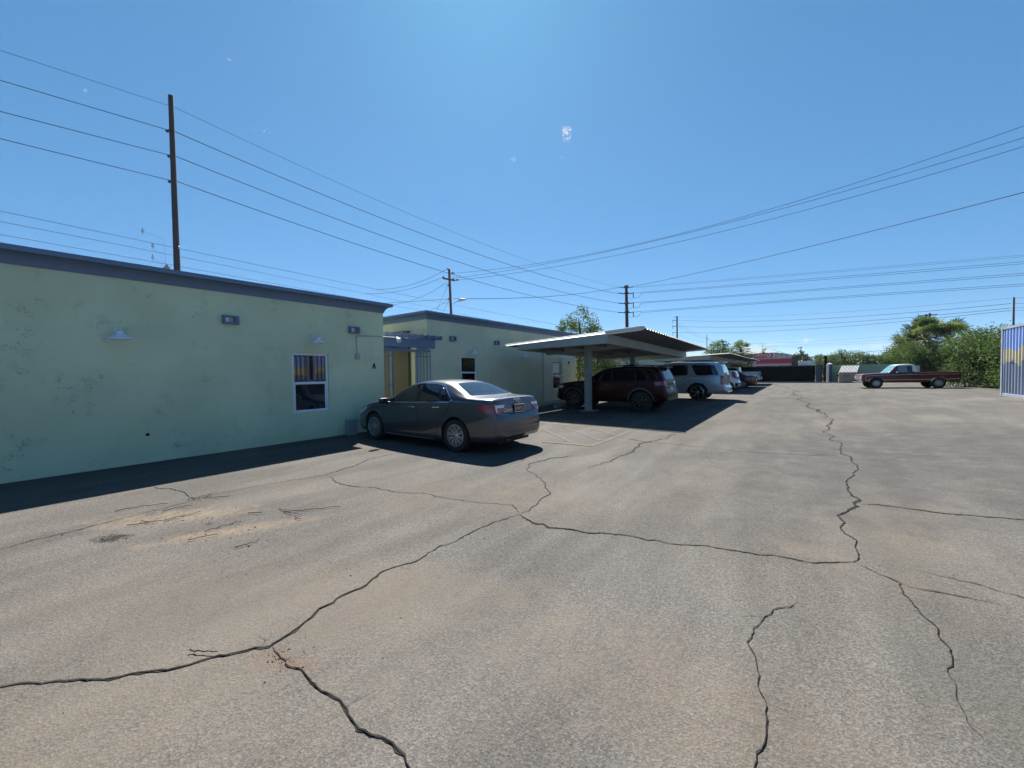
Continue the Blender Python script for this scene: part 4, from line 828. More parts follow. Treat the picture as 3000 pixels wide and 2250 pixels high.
# --- dark red compact sedan
sm = dict(sed); k = 4.6/4.81
for kk in ('top', 'sh', 'bot', 'plan'): sm[kk] = [(a*k, b) for a, b in sed[kk]]
sm.update(L=4.6, ax=(.93, 3.6)); sedan('dark red sedan between the white hatchback and the white pickup', (-5.5, 40.4, 0), math.pi, sm, paintm('maroon_paint', (.075, .013, .018), .3, .35), (9, .016, .022, 0), 'cars parked under the carports', plate=False)
# --- pickups
def pickup_common(c, wins, mirrorx, belt):
    for pl in wins: c.panel('window', cglass, 'S', pl, .006, r=.03)
wp = dict(cat='pickup truck', L=5.9, r=.42, ax=(.98, 4.72), track=1.0, tum=.25, tw=.28, gap=.09, lowz=.4, edge=.08, box=.6,
    top=[(0, .95), (.04, 1.15), (.2, 1.22), (1.2, 1.33), (1.55, 1.37), (1.95, 1.68), (2.3, 1.87), (2.7, 1.93), (3.7, 1.92), (3.88, 1.88), (3.98, 1.5), (4.02, 1.42), (4.05, 1.40), (5.8, 1.40), (5.83, 1.3), (5.84, .85), (5.9, .8)],
    sh=[(0, .9), (.2, 1.1), (1.5, 1.25), (5.8, 1.335), (5.83, 1.1), (5.85, .75), (5.9, .72)], bot=[(0, .45), (.5, .42), (5.4, .45), (5.84, .52), (5.9, .56)],
    plan=[(0, .75), (.06, .9), (.25, .98), (.6, 1.01), (5.7, 1.01), (5.84, .98), (5.9, .9)], bed=(4.06, 5.74, .78, .95, 1.42))
c = Car('pickup_truck', 'white pickup truck under the farthest carport beside the black gate', 'cars parked under the carports', wp, MATS['white_paint'], (-6.5, 49.3, 0), math.pi)
pickup_common(c, [[(1.85, 1.36), (2.1, 1.58), (2.4, 1.75), (2.75, 1.8), (2.8, 1.37)], [(2.9, 1.37), (2.86, 1.81), (3.55, 1.80), (3.72, 1.72), (3.74, 1.39)]], 1.9, 1.3)
c.panel('rear_window', cglass2, 'B', [(-.62, 1.5), (.62, 1.5), (.58, 1.78), (-.58, 1.78)], .006, r=.05)
for sg in (-1, 1): c.panel('tail_light', redl, 'B', [(sg*.84, 1.32), (sg*.955, 1.32), (sg*.955, .98), (sg*.88, .98)], .006, r=.02)
c.panel('tail_light', redl, 'S', [(5.66, 1.32), (5.83, 1.32), (5.84, .98), (5.76, .96), (5.68, 1.1)], .008, r=.02)
for x in ([(2.85, 1.3), (2.84, .55)], [(3.86, 1.3), (3.86, .55)], [(4.03, 1.36), (4.03, .55)]): c.line('door_gap', seam, 'S', x, .01)
for a in wp['ax']: archt(c, a, .54, .06, btrim)
c.box('rear_bumper', chrome, (5.82, -.95, .58), (6.02, .95, .78), .03); c.box('side_step', btrim, (1.7, .9, .42), (3.9, 1.05, .47), .015, sides=(-1, 1))
c.mirror(1.95, 1.32, btrim, .25, .22); c.handle(2.6, 1.2, chrome); c.handle(3.6, 1.21, chrome)
c.wheels(tyre, alloy, (6, .025, .045, 0), .25, blackrim)
# --- old maroon pickup
op = dict(cat='pickup truck', L=5.30, r=.37, ax=(.84, 4.18), track=.97, tum=.2, tw=.23, gap=.085, lowz=.4, edge=.07, box=1,
    top=[(0, .98), (.03, 1.04), (.12, 1.07), (1.0, 1.13), (1.45, 1.16), (1.75, 1.45), (2.0, 1.70), (2.15, 1.755), (2.6, 1.775), (2.92, 1.755), (3.0, 1.66), (3.10, 1.24), (3.14, 1.175), (3.18, 1.17), (5.2, 1.17), (5.27, 1.16), (5.30, 1.12)],
    sh=[(0, .9), (.1, .99), (1.4, 1.07), (5.25, 1.1), (5.30, 1.05)], bot=[(0, .50), (.5, .42), (5.0, .44), (5.30, .52)],
    plan=[(0, .93), (.05, .965), (.2, .985), (.6, .995), (5.2, .99), (5.30, .975)], bed=(3.2, 5.22, .8, .62, 1.2), mat2=mat('roof_white_paint', (.70, .71, .69), .35, coat=.6),
    m2f=lambda s_, y, z: z > 1.62+max(0, (2.15-s_))*.6 or (s_ > 2.82 and s_ < 3.16 and z > 1.2))
A_, B_ = Vector((4.3, 40.8, 0)), Vector((7.6, 41.25, 0)); dr = (A_-B_).normalized(); rot = math.atan2(dr.y, dr.x)
ctr = A_.lerp(B_, .5) - dr*(.5*(5.30)-.84-1.67); za, zb_ = hgt(*A_.xy), hgt(*B_.xy)
c = Car('pickup_truck', 'old maroon pickup truck with white roof parked sideways by the hedge', None, op, paintm('old_maroon_paint', (.10, .008, .012), .0, .35, .15, .3), (ctr.x, ctr.y, (za+zb_)/2), rot, tilt=math.atan2(zb_-za, 3.34))
c.panel('window', cglass, 'S', [(1.82, 1.18), (1.98, 1.42), (2.0, 1.18)], .006, r=.01)
seeg = mat('bright_glass', (.16, .19, .20), .04, spec=1.0)
c.panel('window', seeg, 'S', [(2.04, 1.18), (2.04, 1.5), (2.15, 1.64), (2.5, 1.66), (2.56, 1.18)], .006, r=.03)
c.panel('window', cglass, 'S', [(2.6, 1.18), (2.56, 1.66), (2.78, 1.65), (2.84, 1.19)], .006, r=.02)
c.panel('windshield', mat('green_windshield', (.10, .27, .24), .05, spec=1, coat=1), 'T', [(1.5, -.82), (1.5, .82), (1.98, .76), (1.98, -.76)], .005, r=.04)
c.panel('rear_window', cglass, 'B', [(-.6, 1.3), (.6, 1.3), (.58, 1.6), (-.58, 1.6)], .006, r=.05)
trimm = mat('worn_chrome', (.62, .58, .55), .3, metal=.8)
for pts in ([(.22, .60), (.22, .94), (1.5, 1.0), (3.14, 1.01), (5.24, 1.0)], [(.22, .60), (.40, .60), (.42, .72)], [(1.27, .62), (3.1, .64), (3.74, .64)], [(4.63, .66), (5.27, .69)]): c.line('side_moulding', trimm, 'S', pts, .022, .008)
for a in op['ax']: c.line('arch_moulding', trimm, 'S', [(a-.47*math.cos(t_), c.r+.02+.44*math.sin(t_)) for t_ in np.linspace(.15, math.pi-.15, 15)], .024, .008)
for x in ([(1.6, 1.1), (1.58, .5)], [(2.9, 1.15), (2.9, .5)], [(3.14, 1.14), (3.14, .5)]): c.line('door_gap', seam, 'S', x, .012)
c.box('front_bumper', chrome, (-.16, -.96, .44), (.06, .96, .62), .035); c.box('rear_bumper', chrome, (5.30, -.85, .50), (5.42, .85, .64), .03)
c.panel('grille', mat('grille_grey', (.2, .19, .19), .4, metal=.5), 'F', [(-.9, .96), (.9, .96), (.9, .68), (-.9, .68)], .006)
for sg in (-1, 1): c.panel('headlight', whitel, 'F', [(sg*.62, .92), (sg*.86, .92), (sg*.86, .74), (sg*.62, .74)], .014, r=.02)
c.panel('tail_light', redl, 'B', [(.84, 1.0), (.95, 1.0), (.95, .75), (.84, .75)], .006); c.panel('tail_light', redl, 'B', [(-.84, 1.0), (-.95, 1.0), (-.95, .75), (-.84, .75)], .006)
c.mirror(1.92, 1.13, chrome, .17, .13); c.handle(2.62, 1.07, chrome)
c.box('tow_bar', dkmetal, (5.3, -.04, .42), (5.75, .04, .48), .01)
c.wheels(tyre, mat('steel_rim', (.40, .42, .45), .35, metal=.6), (8, .04, .026, 0), .215, blackrim)
# --- white car beyond the gate (its roof shows above the gate)
sm2 = dict(sm); c_ = GD(2258, 68)
sedan('white car roof showing above the black gate in front of the red shop', (c_.x, c_.y, .15), .15, sm2, MATS['white_paint'], (9, .016, .022, 0), plate=False)
# ------------------------------------------------------------------ shipping container
steelw = mat('container_rail', (.20, .23, .29), .5, var=.2, vscale=4)
def mural():
    m = bpy.data.materials.new('container_mural'); m.use_nodes = True; t = m.node_tree; b = t.nodes['Principled BSDF']; L = t.links.new; b.inputs['Roughness'].default_value = .5
    tc = nn(t, 'ShaderNodeTexCoord'); sp = nn(t, 'ShaderNodeSeparateXYZ'); L(tc.outputs['Object'], sp.inputs[0])
    def nz(sc, vec):
        mp = nn(t, 'ShaderNodeMapping'); mp.inputs['Scale'].default_value = vec; L(tc.outputs['Object'], mp.inputs[0]); n_ = nn(t, 'ShaderNodeTexNoise'); n_.inputs['Scale'].default_value = sc; n_.inputs['Detail'].default_value = 4; L(mp.outputs[0], n_.inputs['Vector']); return n_.outputs[0]
    top = mm('ADD', sp.outputs[2], mm('MULTIPLY', mm('SUBTRACT', nz(.45, (0, 1, 0)), .5, t=t), -1.6, t=t), t=t)       # mesa skyline
    low = mm('ADD', sp.outputs[2], mm('MULTIPLY', mm('SUBTRACT', nz(1.9, (0, 1, .06)), .5, t=t), -1.0, t=t), t=t)    # ragged lower edge
    hi = mm('GREATER_THAN', top, 1.98, t=t); lo = mm('LESS_THAN', low, 1.42, t=t)
    mx = nn(t, 'ShaderNodeMixRGB'); L(hi, mx.inputs[0]); mx.inputs[1].default_value = (.50, .44, .30, 1); mx.inputs[2].default_value = (.24, .36, .72, 1)
    cr = nn(t, 'ShaderNodeMixRGB'); L(nz(2.5, (1, 1, .4)), cr.inputs[0]); cr.inputs[1].default_value = (.15, .19, .27, 1); cr.inputs[2].default_value = (.22, .27, .38, 1)
    m2 = nn(t, 'ShaderNodeMixRGB'); L(lo, m2.inputs[0]); L(mx.outputs[0], m2.inputs[1]); L(cr.outputs[0], m2.inputs[2])
    m3 = nn(t, 'ShaderNodeMixRGB', blend_type='MULTIPLY'); m3.inputs[0].default_value = .5; L(m2.outputs[0], m3.inputs[1]); L(nz(3, (1, 1, .3)), m3.inputs[2]); L(m3.outputs[0], b.inputs['Base Color']); return m
XC, YC1, YC0 = 6.69, 25.6, 13.4; ZB = .32
ct = thing('shipping_container', 'blue corrugated shipping container painted with a desert mural at the right edge', 'container', (XC+1.2, YC1-6.1, ZB))
hC = 2.9
def corr(M, a, b, z0, z1, inward, pitch=.28, dep=.045):
    a = Vector(a); b = Vector(b); Lg = (b-a).length; d = (b-a)/Lg; n = Vector(inward)*dep; k = int(Lg/pitch); pts = []
    for i in range(k):
        for u, w in ((0, 0), (.28, 0), (.5, 1), (.78, 1)): pts.append(a+d*((i+u)*Lg/k)+n*w)
    pts.append(b)
    vs = [(p.x, p.y, z) for p in pts for z in (z0, z1)]; M.add(vs, [(2*i, 2*i+2, 2*i+3, 2*i+1) for i in range(len(pts)-1)])
M = MB(); corr(M, (XC+.03, YC1-.15, 0), (XC+.03, YC0+.15, 0), ZB+.16, ZB+hC-.1, (1, 0, 0)); M.build('side_panel', mural(), ct, world=True)
cs = mat('container_blue', (.22, .30, .48), .5, var=.15)
M = MB(); corr(M, (XC+2.41, YC1-.15, 0), (XC+2.41, YC0+.15, 0), ZB+.16, ZB+hC-.1, (-1, 0, 0)); M.build('side_panel', cs, ct, world=True)
for y in (YC1-.03, YC0+.03): M = MB(); corr(M, (XC+.15, y, 0), (XC+2.29, y, 0), ZB+.16, ZB+hC-.1, (0, -1 if y > 20 else 1, 0)); M.build('end_panel', cs, ct, world=True)
M = MB(); M.box((XC+.03, YC0+.03, ZB+hC-.06), (XC+2.41, YC1-.03, ZB+hC-.02)); M.build('roof', steelw, ct, world=True)
for x in (XC, XC+2.34):
    for y in (YC0, YC1-.15): M = MB(); M.bbox((x, y, ZB+.118), (x+.1, y+.15, ZB+hC-.118), .01); M.build('corner_post', steelw, ct, world=True)
    for y in (YC0-.008, YC1-.17):
        for z in (ZB, ZB+hC-.115): M = MB(); M.bbox((x-.008, y, z), (x+.158-.05, y+.178, z+.115), .012); M.build('corner_casting', steelw, ct, world=True)
    for z in (ZB+.01, ZB+hC-.1): M = MB(); M.bbox((x+.01, YC0+.17, z), (x+.07, YC1-.17, z+.1 if z > 1 else z+.15), .008); M.build('side_rail', steelw, ct, world=True)
M = MB(); M.bbox((XC-.016, YC1-1.05, ZB+1.45), (XC+.02, YC1-.85, ZB+1.47), .003); M.build('lash_mark', steelw, ct, world=True)
ct2 = dup(ct, (XC+1.2, YC1-6.1-12.45, ZB-.12), label='second blue mural container standing in line just outside the right edge, mirrored in the window')
# ------------------------------------------------------------------ gate wall at the far end of the lot
YW = 57.2
gw = stucco('wall_green', (.27, .36, .26), marks=.3)
def xat(px): return onY(px, 1100, YW).x
t = thing('boundary_wall', 'long green boundary wall behind the dumpster and old pickup', 'wall', ((xat(2433)+xat(2664))/2, YW, 0))
M = MB(); M.bbox((xat(2436), YW, -.1), (xat(2664), YW+.2, 1.98), .012); M.build('wall', gw, t, world=True)
M = MB(); M.bbox((xat(2666), YW-2, -.1), (xat(2681), YW-1.5, 1.75), .02); tag(M.build('pillar', mat('pale_block', (.36, .38, .27), .85, var=.15), None), 'pale square pillar between the boundary wall and the hedge, above the old pickup bed', 'pillar')
gate = thing('sliding_gate', 'long black solid sliding gate at the far end of the lot', 'gate', ((xat(2200)+xat(2388))/2, YW-.1, 0))
blk = mat('black_sheet', (.003, .003, .004), .8, var=.3, vscale=6, spec=.1)
M = MB(); x0, x1 = xat(2205)-3, xat(2388); M.box((x0, YW-.12, .06), (x1, YW-.09, 1.9)); M.build('panel', blk, gate, world=True)
M = MB()
for x in np.arange(x0, x1, 1.3): M.box((x, YW-.088, .06), (x+.05, YW-.03, 1.9))
M.box((x0, YW-.15, 1.902), (x1, YW-.04, 1.96)); M.box((x0, YW-.15, .0), (x1, YW-.04, .058)); M.build('frame', dkmetal, gate, world=True)
t = thing('pedestrian_gate', 'narrow dark framed pedestrian gate between the black gate and blue pillar', 'gate', (xat(2405), YW-.1, 0))
a, b = xat(2390), xat(2421); M = MB()
for p, q in (((a, 0), (a+.08, 2.05)), ((b-.45, 0), (b-.38, 2.0)), ((b-.06, 0), (b, 2.0))): M.box((p[0], YW-.14, p[1]), (q[0], YW-.06, q[1]))
M.box((a+.081, YW-.14, 1.95), (b-.061, YW-.06, 2.02)); M.build('frame', dkmetal, t, world=True)
M = MB(); M.box((a+.09, YW-.1, .1), (a+.55, YW-.08, 1.94)); M.build('panel', mat('dark_blue_sheet', (.04, .06, .10), .5), t, world=True)
M = MB(); M.box((a+.56, YW-.1, .1), (b-.46, YW-.08, 1.94)); M.build('screen', mat('green_screen', (.10, .14, .11), .6), t, world=True)
M = MB(); M.box((b-.3, YW-.13, .25), (b-.2, YW-.1, 1.7)); M.build('lock_bar', dkmetal, t, world=True)
a, b = xat(2422), xat(2434); t = thing('gate_pillar', 'white and blue gate pillar with a low cap beside the dumpster', 'pillar', ((a+b)/2, YW, 0))
M = MB(); M.bbox((a, YW-.3, 0), (a+.2, YW+.2, 2.1), .01); M.build('white_face', mat('white_block', (.62, .60, .55), .8), t, world=True)
M = MB(); M.bbox((a+.203, YW-.28, 0), (b+.1, YW+.2, 2.1), .01); M.build('blue_face', mat('dark_blue_paint', (.05, .06, .13), .6), t, world=True)
M = MB(); xm = (a+b)/2+.05; M.add([(a-.05, YW-.35, 2.1), (b+.15, YW-.35, 2.1), (b+.15, YW+.25, 2.1), (a-.05, YW+.25, 2.1), (xm, YW-.05, 2.28)], [(3, 2, 1, 0), (0, 1, 4), (1, 2, 4), (2, 3, 4), (3, 0, 4)]); M.build('cap', mat('blue_grey_cap', (.28, .32, .40), .6), t, world=True)
M = MB(); M.box((-14, YW-.6, -.1), (xat(2664), YW-.16, .1)); tag(M.build('kerb', mat('pale_kerb', (.55, .54, .5), .8)), kind='structure')
p = GD(2412.5, 50); M = MB(); M.tube([(p.x, YW+1, 0), (p.x, YW+1, 3.1)], .12, 10); tag(M.build('steel_post', blk, smooth=40), 'tall plain black post standing in front of the hedge behind the gate', 'post')
# dumpster
a, b = onY(2456, 1100, YW-1.2).x, onY(2509, 1100, YW-1.2).x; y0 = YW-2.0
t = thing('dumpster', 'tan dumpster with slatted slanted lid against the green wall', 'dumpster', ((a+b)/2, y0+.8, 0))
tan = mat('tan_paint', (.36, .30, .22), .6, var=.18, vscale=3)
M = MB(); M.prism([(y0, .12), (y0, 1.12), (y0+1.5, 1.12), (y0+1.5, .12)], lambda u, v, t_: (t_, u, v), a, b); M.bbox((a-.03, y0-.04, 1.06), (b+.03, y0+.02, 1.14), .01)
for x in np.linspace(a+.2, b-.2, 4): M.box((x, y0-.025, .12), (x+.06, y0-.002, 1.05))
M.build('bin', tan, t, world=True)
M = MB()
for i in range(13):
    x = a+(b-a)*i/13; M.prism([(y0-.02, 1.15), (y0+1.4, 1.86), (y0+1.4, 1.90), (y0-.02, 1.19)], lambda u, v, t_: (t_+.32*(v-1.15)/.7, u, v), x, x+.42*(b-a)/13)
M.build('slatted_lid', mat('grey_slat', (.5, .51, .53), .5), t, world=True)
M = MB(); M.prism([(y0, 1.13), (y0+1.4, 1.83), (y0+1.4, 1.85), (y0, 1.15)], lambda u, v, t_: (t_+.32*(v-1.15)/.7, u, v), a, b); M.build('lid', mat('dark_lid', (.006, .007, .008), .8, spec=.1), t, world=True)
xs_ = a+(b-a)*.24; xe_ = a+(b-a)*.62; M = MB(); M.box((xs_, y0-.035, .68), (xe_, y0-.027, .92)); sg = M.build('sign', mat('faded_pink', (.42, .20, .22), .6), t, world=True)
textmesh('CAPACITY', .2, mat('faded_violet', (.16, .06, .13), .6), 'sign_text', sg, frame_mtx(((xs_+xe_)/2, y0-.04, .8), (1, 0, 0), (0, 0, 1)) @ Matrix.Scale((xe_-xs_)/1.02, 4, (1, 0, 0)), .004, bold=.002)
M = MB(); M.bbox((a-.12, y0+.2, .75), (a-.0, y0+.5, 1.0), .02); M.build('lift_pocket', blk, t, world=True)
for x in (a+.15, b-.15): M = MB(); M.lathe([(0, -.04), (.06, -.04), (.06, .04), (0, .04)], (x, y0+.2, .06), 'X', 12); M.build('caster', blk, t, world=True)
# ------------------------------------------------------------------ shops and far buildings
def slab(M, p, q, z0, z1, dep, back=0, mi=0):
    p = Vector((p.x, p.y, 0)); q = Vector((q.x, q.y, 0)); d = (q-p).normalized(); n = Vector((-d.y, d.x, 0))
    if n.dot(p) < 0: n = -n
    a, b = p+n*back, q+n*back; c_, e = b+n*dep, a+n*dep
    M.add([(v.x, v.y, z) for z in (z0, z1) for v in (a, b, c_, e)], [(3, 2, 1, 0), (4, 5, 6, 7), (0, 1, 5, 4), (1, 2, 6, 5), (2, 3, 7, 6), (3, 0, 4, 7)], mi)
redp = mat('red_fascia', (.48, .02, .055), .5); brick = mat('dark_brick', (.075, .05, .045), .85, var=.45, vscale=14, stretch=(1, 1, 3)); whp = mat('white_panel', (.66, .66, .66), .5)
A = GD(2130, 96); B = GD(2319, 88); Cc = GD(2338, 87.4)
def zat(y, p): return 1.6+(1093-ROL*(0))*0  # unused
dir_ = (B-A).normalized()
def ZP(px, py, d): return P(px, py, d).z
t = thing('shop_building', 'red-fronted convenience shop with dark brick end beyond the black gate', 'building', tuple((A+B)/2))
M = MB(); slab(M, A, B, 0, ZP(2319, 1051, 88), 12, .6); M.build('wall', mat('dark_shopfront', (.05, .045, .045), .6, var=.5, vscale=1.2), t, world=True)
z1, z0 = ZP(2319, 1050, 88), ZP(2319, 1066, 88)
M = MB(); slab(M, A, B, z0, z1, .55); M.build('fascia', redp, t, world=True)
M = MB(); slab(M, A, B, z1+.003, z1+.28, .7, -.08); M.build('coping', mat('grey_coping', (.4, .37, .34), .6), t, world=True)
M = MB(); slab(M, A, B, z0-.34, z0-.003, .6, -.05); slab(M, A, B, z0+.1, z0+.2, .03, -.032); M.build('light_strip', mat('pinkish_strip', (.62, .46, .46), .5), t, world=True)
M = MB(); slab(M, B+dir_*.01, Cc, 0, ZP(2330, 1045, 88), 12.6, -.15); M.build('brick_end', brick, t, world=True)
M = MB(); slab(M, GD(2257, 91), GD(2261, 91), 0, 3.0, .1); slab(M, GD(2274, 90), GD(2277, 90), 0, 3.0, .1); M.build('door_frame', whp, t, world=True)
M = MB(); slab(M, GD(2262, 90.5), GD(2273, 90.5), 1.7, 2.6, .1); M.build('window_poster', mat('poster_red', (.45, .03, .04), .5), t, world=True)
q1 = GD(2267.5, 90.3); M = MB()
for k in (-.3, 0, .3): M.beam(q1+dir_*(k-.12)+Vector((0, 0, 2.15)), q1+dir_*(k+.1)+Vector((0, 0, 2.15+.1*abs(k))), .02, .1)
M.build('poster_mark', whp, t, world=True)
for px in (2291, 2299, 2307):
    q_ = GD(px, 89); M = MB(); M.box((q_.x-.2, q_.y-.1, 1.9), (q_.x+.2, q_.y, 2.5)); M.build('window_sticker', mat('sticker_grey', (.2, .19, .18), .5), t, world=True)
# pylon sign
D = 80; L0, L1 = P(2209, 1034.5, D), P(2265, 1033, D-3); zt, zb_ = L1.z, ZP(2265, 1046.5, D-3)
sr = thing('pylon_sign', 'red and white CIRCLE K sign on a pale column above the carport', 'sign', tuple(GD(2209, D)))
M = MB(); slab(M, L0, L1, zb_, zt, .5); M.build('sign_box', redp, sr, world=True)
sdir = Vector((L1.x-L0.x, L1.y-L0.y, 0)).normalized(); sn = Vector((sdir.y, -sdir.x, 0))
if sn.dot(Vector((L0.x, L0.y, 0))) > 0: sn = -sn
ln = (Vector((L1.x-L0.x, L1.y-L0.y, 0))).length; hs = zt-zb_
def onS(u, z, o=.03): return Vector((L0.x, L0.y, z))+sdir*u*ln+sn*o
mid = zb_+hs*.5
textmesh('CIRCLE', hs*.66, whp, 'sign_text', sr, frame_mtx(onS(.36, mid), sdir, (0, 0, 1)) @ Matrix.Scale(.92*ln*.58/(hs*.66*2.95)*1.0, 4, (1, 0, 0)), .02, bold=.012)
M = MB(); n_ = 28; cc = onS(.79, mid, .03); M.add([cc+sdir*hs*.42*math.cos(a)+Vector((0, 0, hs*.42*math.sin(a)))+sn*o for o in (0, .03) for a in np.linspace(0, 2*math.pi, n_, endpoint=False)], [tuple(range(n_)), tuple(range(2*n_-1, n_-1, -1))]+[(i, (i+1) % n_, n_+(i+1) % n_, n_+i) for i in range(n_)]); M.build('sign_disc', whp, sr, world=True)
textmesh('K', hs*.72, mat('sign_dark_red', (.10, .01, .03), .5), 'sign_text', sr, frame_mtx(onS(.79, mid, .075), sdir, (0, 0, 1)), .02, bold=.02)
M = MB(); e0 = onS(.0, 0, 0); e1 = onS(-.22, 0, 0); slab(M, e1, e0-sdir*.12, zb_+.1, zt-.02, .4, .05); M.build('side_box', mat('dark_sign_red', (.2, .03, .03), .5), sr, world=True)
M = MB(); oc = onS(-.12, mid, .0); M.beam(oc-sdir*.22+Vector((0, 0, .12)), oc+sdir*.2, .06, .14); M.beam(oc-sdir*.1-Vector((0, 0, .15)), oc+sdir*.2, .06, .12); M.build('side_emblem', mat('orange_mark', (.6, .17, .05), .5), sr, world=True)
M = MB(); slab(M, onS(-.02, 0, 0), onS(-.005, 0, 0), zb_, zt, .5, -.04); slab(M, onS(1.0, 0, 0), onS(1.06, 0, 0), zb_, zt, .5, -.04); M.build('frame', whp, sr, world=True)
M = MB(); slab(M, onS(1.062, 0, 0), onS(1.22, 0, 0), zb_, zt-.02, .6, .0); M.build('return_box', mat('grey_return', (.36, .40, .40), .5, var=.5, vscale=2), sr, world=True)
M = MB(); slab(M, onS(-.07, 0, 0), onS(.06, 0, 0), 0, zb_-.003, .4, .05); M.build('column', mat('column_grey', (.36, .36, .35), .7), sr, world=True)
# blue awning shop
A, B = GD(2338, 98), GD(2392, 92); t = thing('shop_building', 'pale shop with bright blue awning right of the brick end', 'building', tuple((A+B)/2))
M = MB(); slab(M, A, B, 0, ZP(2360, 1059, 95), 8); M.build('wall', mat('beige_wall', (.36, .36, .30), .8, var=.1), t, world=True)
M = MB(); slab(M, GD(2350, 96), B, ZP(2370, 1074, 95), ZP(2370, 1070, 95), 1.2, -1.3); M.build('awning', mat('bright_blue', (.03, .14, .62), .5), t, world=True)
M = MB(); slab(M, A, GD(2349, 97), 0, ZP(2345, 1070, 97), .3, -.35); M.build('blue_panel', mat('teal_blue', (.05, .13, .24), .5), t, world=True)
# pale hipped roof far behind the sign
t = thing('far_building', 'pale bluish pavilion with big hipped roof far behind the sign', 'building', tuple(GD(2220, 230)))
M = MB(); D = 230; pts = [GD(2150, D), GD(2292, D-25), GD(2330, D+15), GD(2190, D+40)]; ze = ZP(2280, 1040, D); zr_ = ZP(2205, 1011, D)
ra, rb = GD(2185, D+12), GD(2222, D+5); M.add([(*p.xy, ze) for p in pts]+[(*ra.xy, zr_), (*rb.xy, zr_)], [(0, 1, 5, 4), (1, 2, 5), (2, 3, 4, 5), (3, 0, 4), (3, 2, 1, 0)])
M.build('roof', mat('pale_roof', (.10, .155, .18), .8), t, world=True)
M = MB(); pp = [p*.985+Vector((0, 0, 0)) for p in pts]; M.add([(*p.xy, z) for z in (0, ze-.02) for p in pp], [(3, 2, 1, 0), (4, 5, 6, 7), (0, 1, 5, 4), (1, 2, 6, 5), (2, 3, 7, 6), (3, 0, 4, 7)]); M.build('wall', mat('beige_wall', (.36, .36, .30)), t, world=True)
# far house with blue roof
t = thing('far_building', 'small far building with a blue roof beyond the hedge', 'building', tuple(GD(2555, 150)))
M = MB(); slab(M, GD(2533, 152), GD(2560, 150), 0, ZP(2545, 1046, 150), 8); M.build('wall', mat('brown_wall', (.22, .17, .13), .8), t, world=True)
M = MB(); slab(M, GD(2529, 150), GD(2566, 148), ZP(2545, 1046, 150)+.01, ZP(2545, 1043.5, 150), 11, -1); M.build('roof', mat('tan_roof', (.40, .36, .29), .8), t, world=True)
M = MB(); a, b = GD(2548, 140), GD(2586, 138); d_ = Vector((b.x-a.x, b.y-a.y, 0)).normalized(); n2 = Vector((-d_.y, d_.x, 0))*6; z0, z1 = ZP(2560, 1057, 140), ZP(2580, 1046.5, 140)
M.add([(a.x, a.y, z0), (b.x, b.y, z0), (b.x+n2.x, b.y+n2.y, z1), (a.x+n2.x, a.y+n2.y, z1), (a.x, a.y, z0-.2), (b.x, b.y, z0-.2), (b.x+n2.x, b.y+n2.y, z1-.2), (a.x+n2.x, a.y+n2.y, z1-.2)], [(0, 1, 2, 3), (7, 6, 5, 4), (0, 4, 5, 1), (1, 5, 6, 2), (2, 6, 7, 3), (3, 7, 4, 0)]); M.build('blue_roof', MATS['bright_blue'], t, world=True)
# long low dark shed under carports (backdrop of street side)
t = thing('far_building', 'low dark shed seen under the middle carport roof', 'building', (-8, 75, 0)); M = MB(); M.box((-28, 74, 0), (-9.5, 82, 3.4)); M.build('wall', mat('dark_shed', (.06, .065, .06), .8, var=.4, vscale=1), t, world=True)
M = MB(); M.box((-28.3, 73.7, 3.4), (-9.2, 82.3, 3.65)); M.build('roof', mat('grey_coping', (.4, .37, .34)), t, world=True)
# ------------------------------------------------------------------ mountains
M = MB(); rm_ = random.Random(3); pts = []
for i in range(161):
    px = 1200+i*14; d = 5000; base = GD(px, d); v = ZP(px, 1047, d)
    nsz = sum(math.sin(px*f_+ph)*a_ for f_, ph, a_ in ((.011, 1, 7), (.027, 2.2, 5), (.06, .4, 3), (.13, 5, 1.6), (.31, 2, .8)))*2.2
    env = ss(2300, 2480, px); pts.append((base, max(2, (v+nsz)*(.45+.55*env) if px > 2330 else 20+nsz*.3)))
for b_, z in pts: M.v += [(b_.x, b_.y, -5), (b_.x*1.02, b_.y*1.02, z*.55), (b_.x*1.06, b_.y*1.06, z), (b_.x*1.12, b_.y*1.12, -5)]
M.f = [(4*i+k, 4*i+4+k, 4*i+5+k, 4*i+1+k) for i in range(len(pts)-1) for k in range(3)]; M.m = [0]*len(M.f)
tag(M.build('mountains', mat('mountain_rock', (.16, .14, .12), .95, var=.3, vscale=.004), smooth=60), kind='structure')
# ------------------------------------------------------------------ vegetation
def leafmat(name, col, tr=.25):
    m = mat(name, col, .7, spec=.3); m.node_tree.nodes['Principled BSDF'].inputs['Subsurface Weight'].default_value = 0
    t = m.node_tree; b = t.nodes['Principled BSDF']; tl = nn(t, 'ShaderNodeBsdfTranslucent'); tl.inputs[0].default_value = (col[0]*1.6, col[1]*1.9, col[2]*.8, 1); mx = nn(t, 'ShaderNodeMixShader'); mx.inputs[0].default_value = tr
    o = t.nodes['Material Output']; t.links.new(b.outputs[0], mx.inputs[1]); t.links.new(tl.outputs[0], mx.inputs[2]); t.links.new(mx.outputs[0], o.inputs[0]); return m
lg = [leafmat('leaf_dark', (.028, .055, .018)), leafmat('leaf_mid', (.055, .095, .028)), leafmat('leaf_light', (.095, .13, .042)), leafmat('leaf_dry', (.17, .14, .07))]
bark = mat('bark', (.10, .075, .055), .9, var=.3, vscale=6, bump=.4, bscale=20)
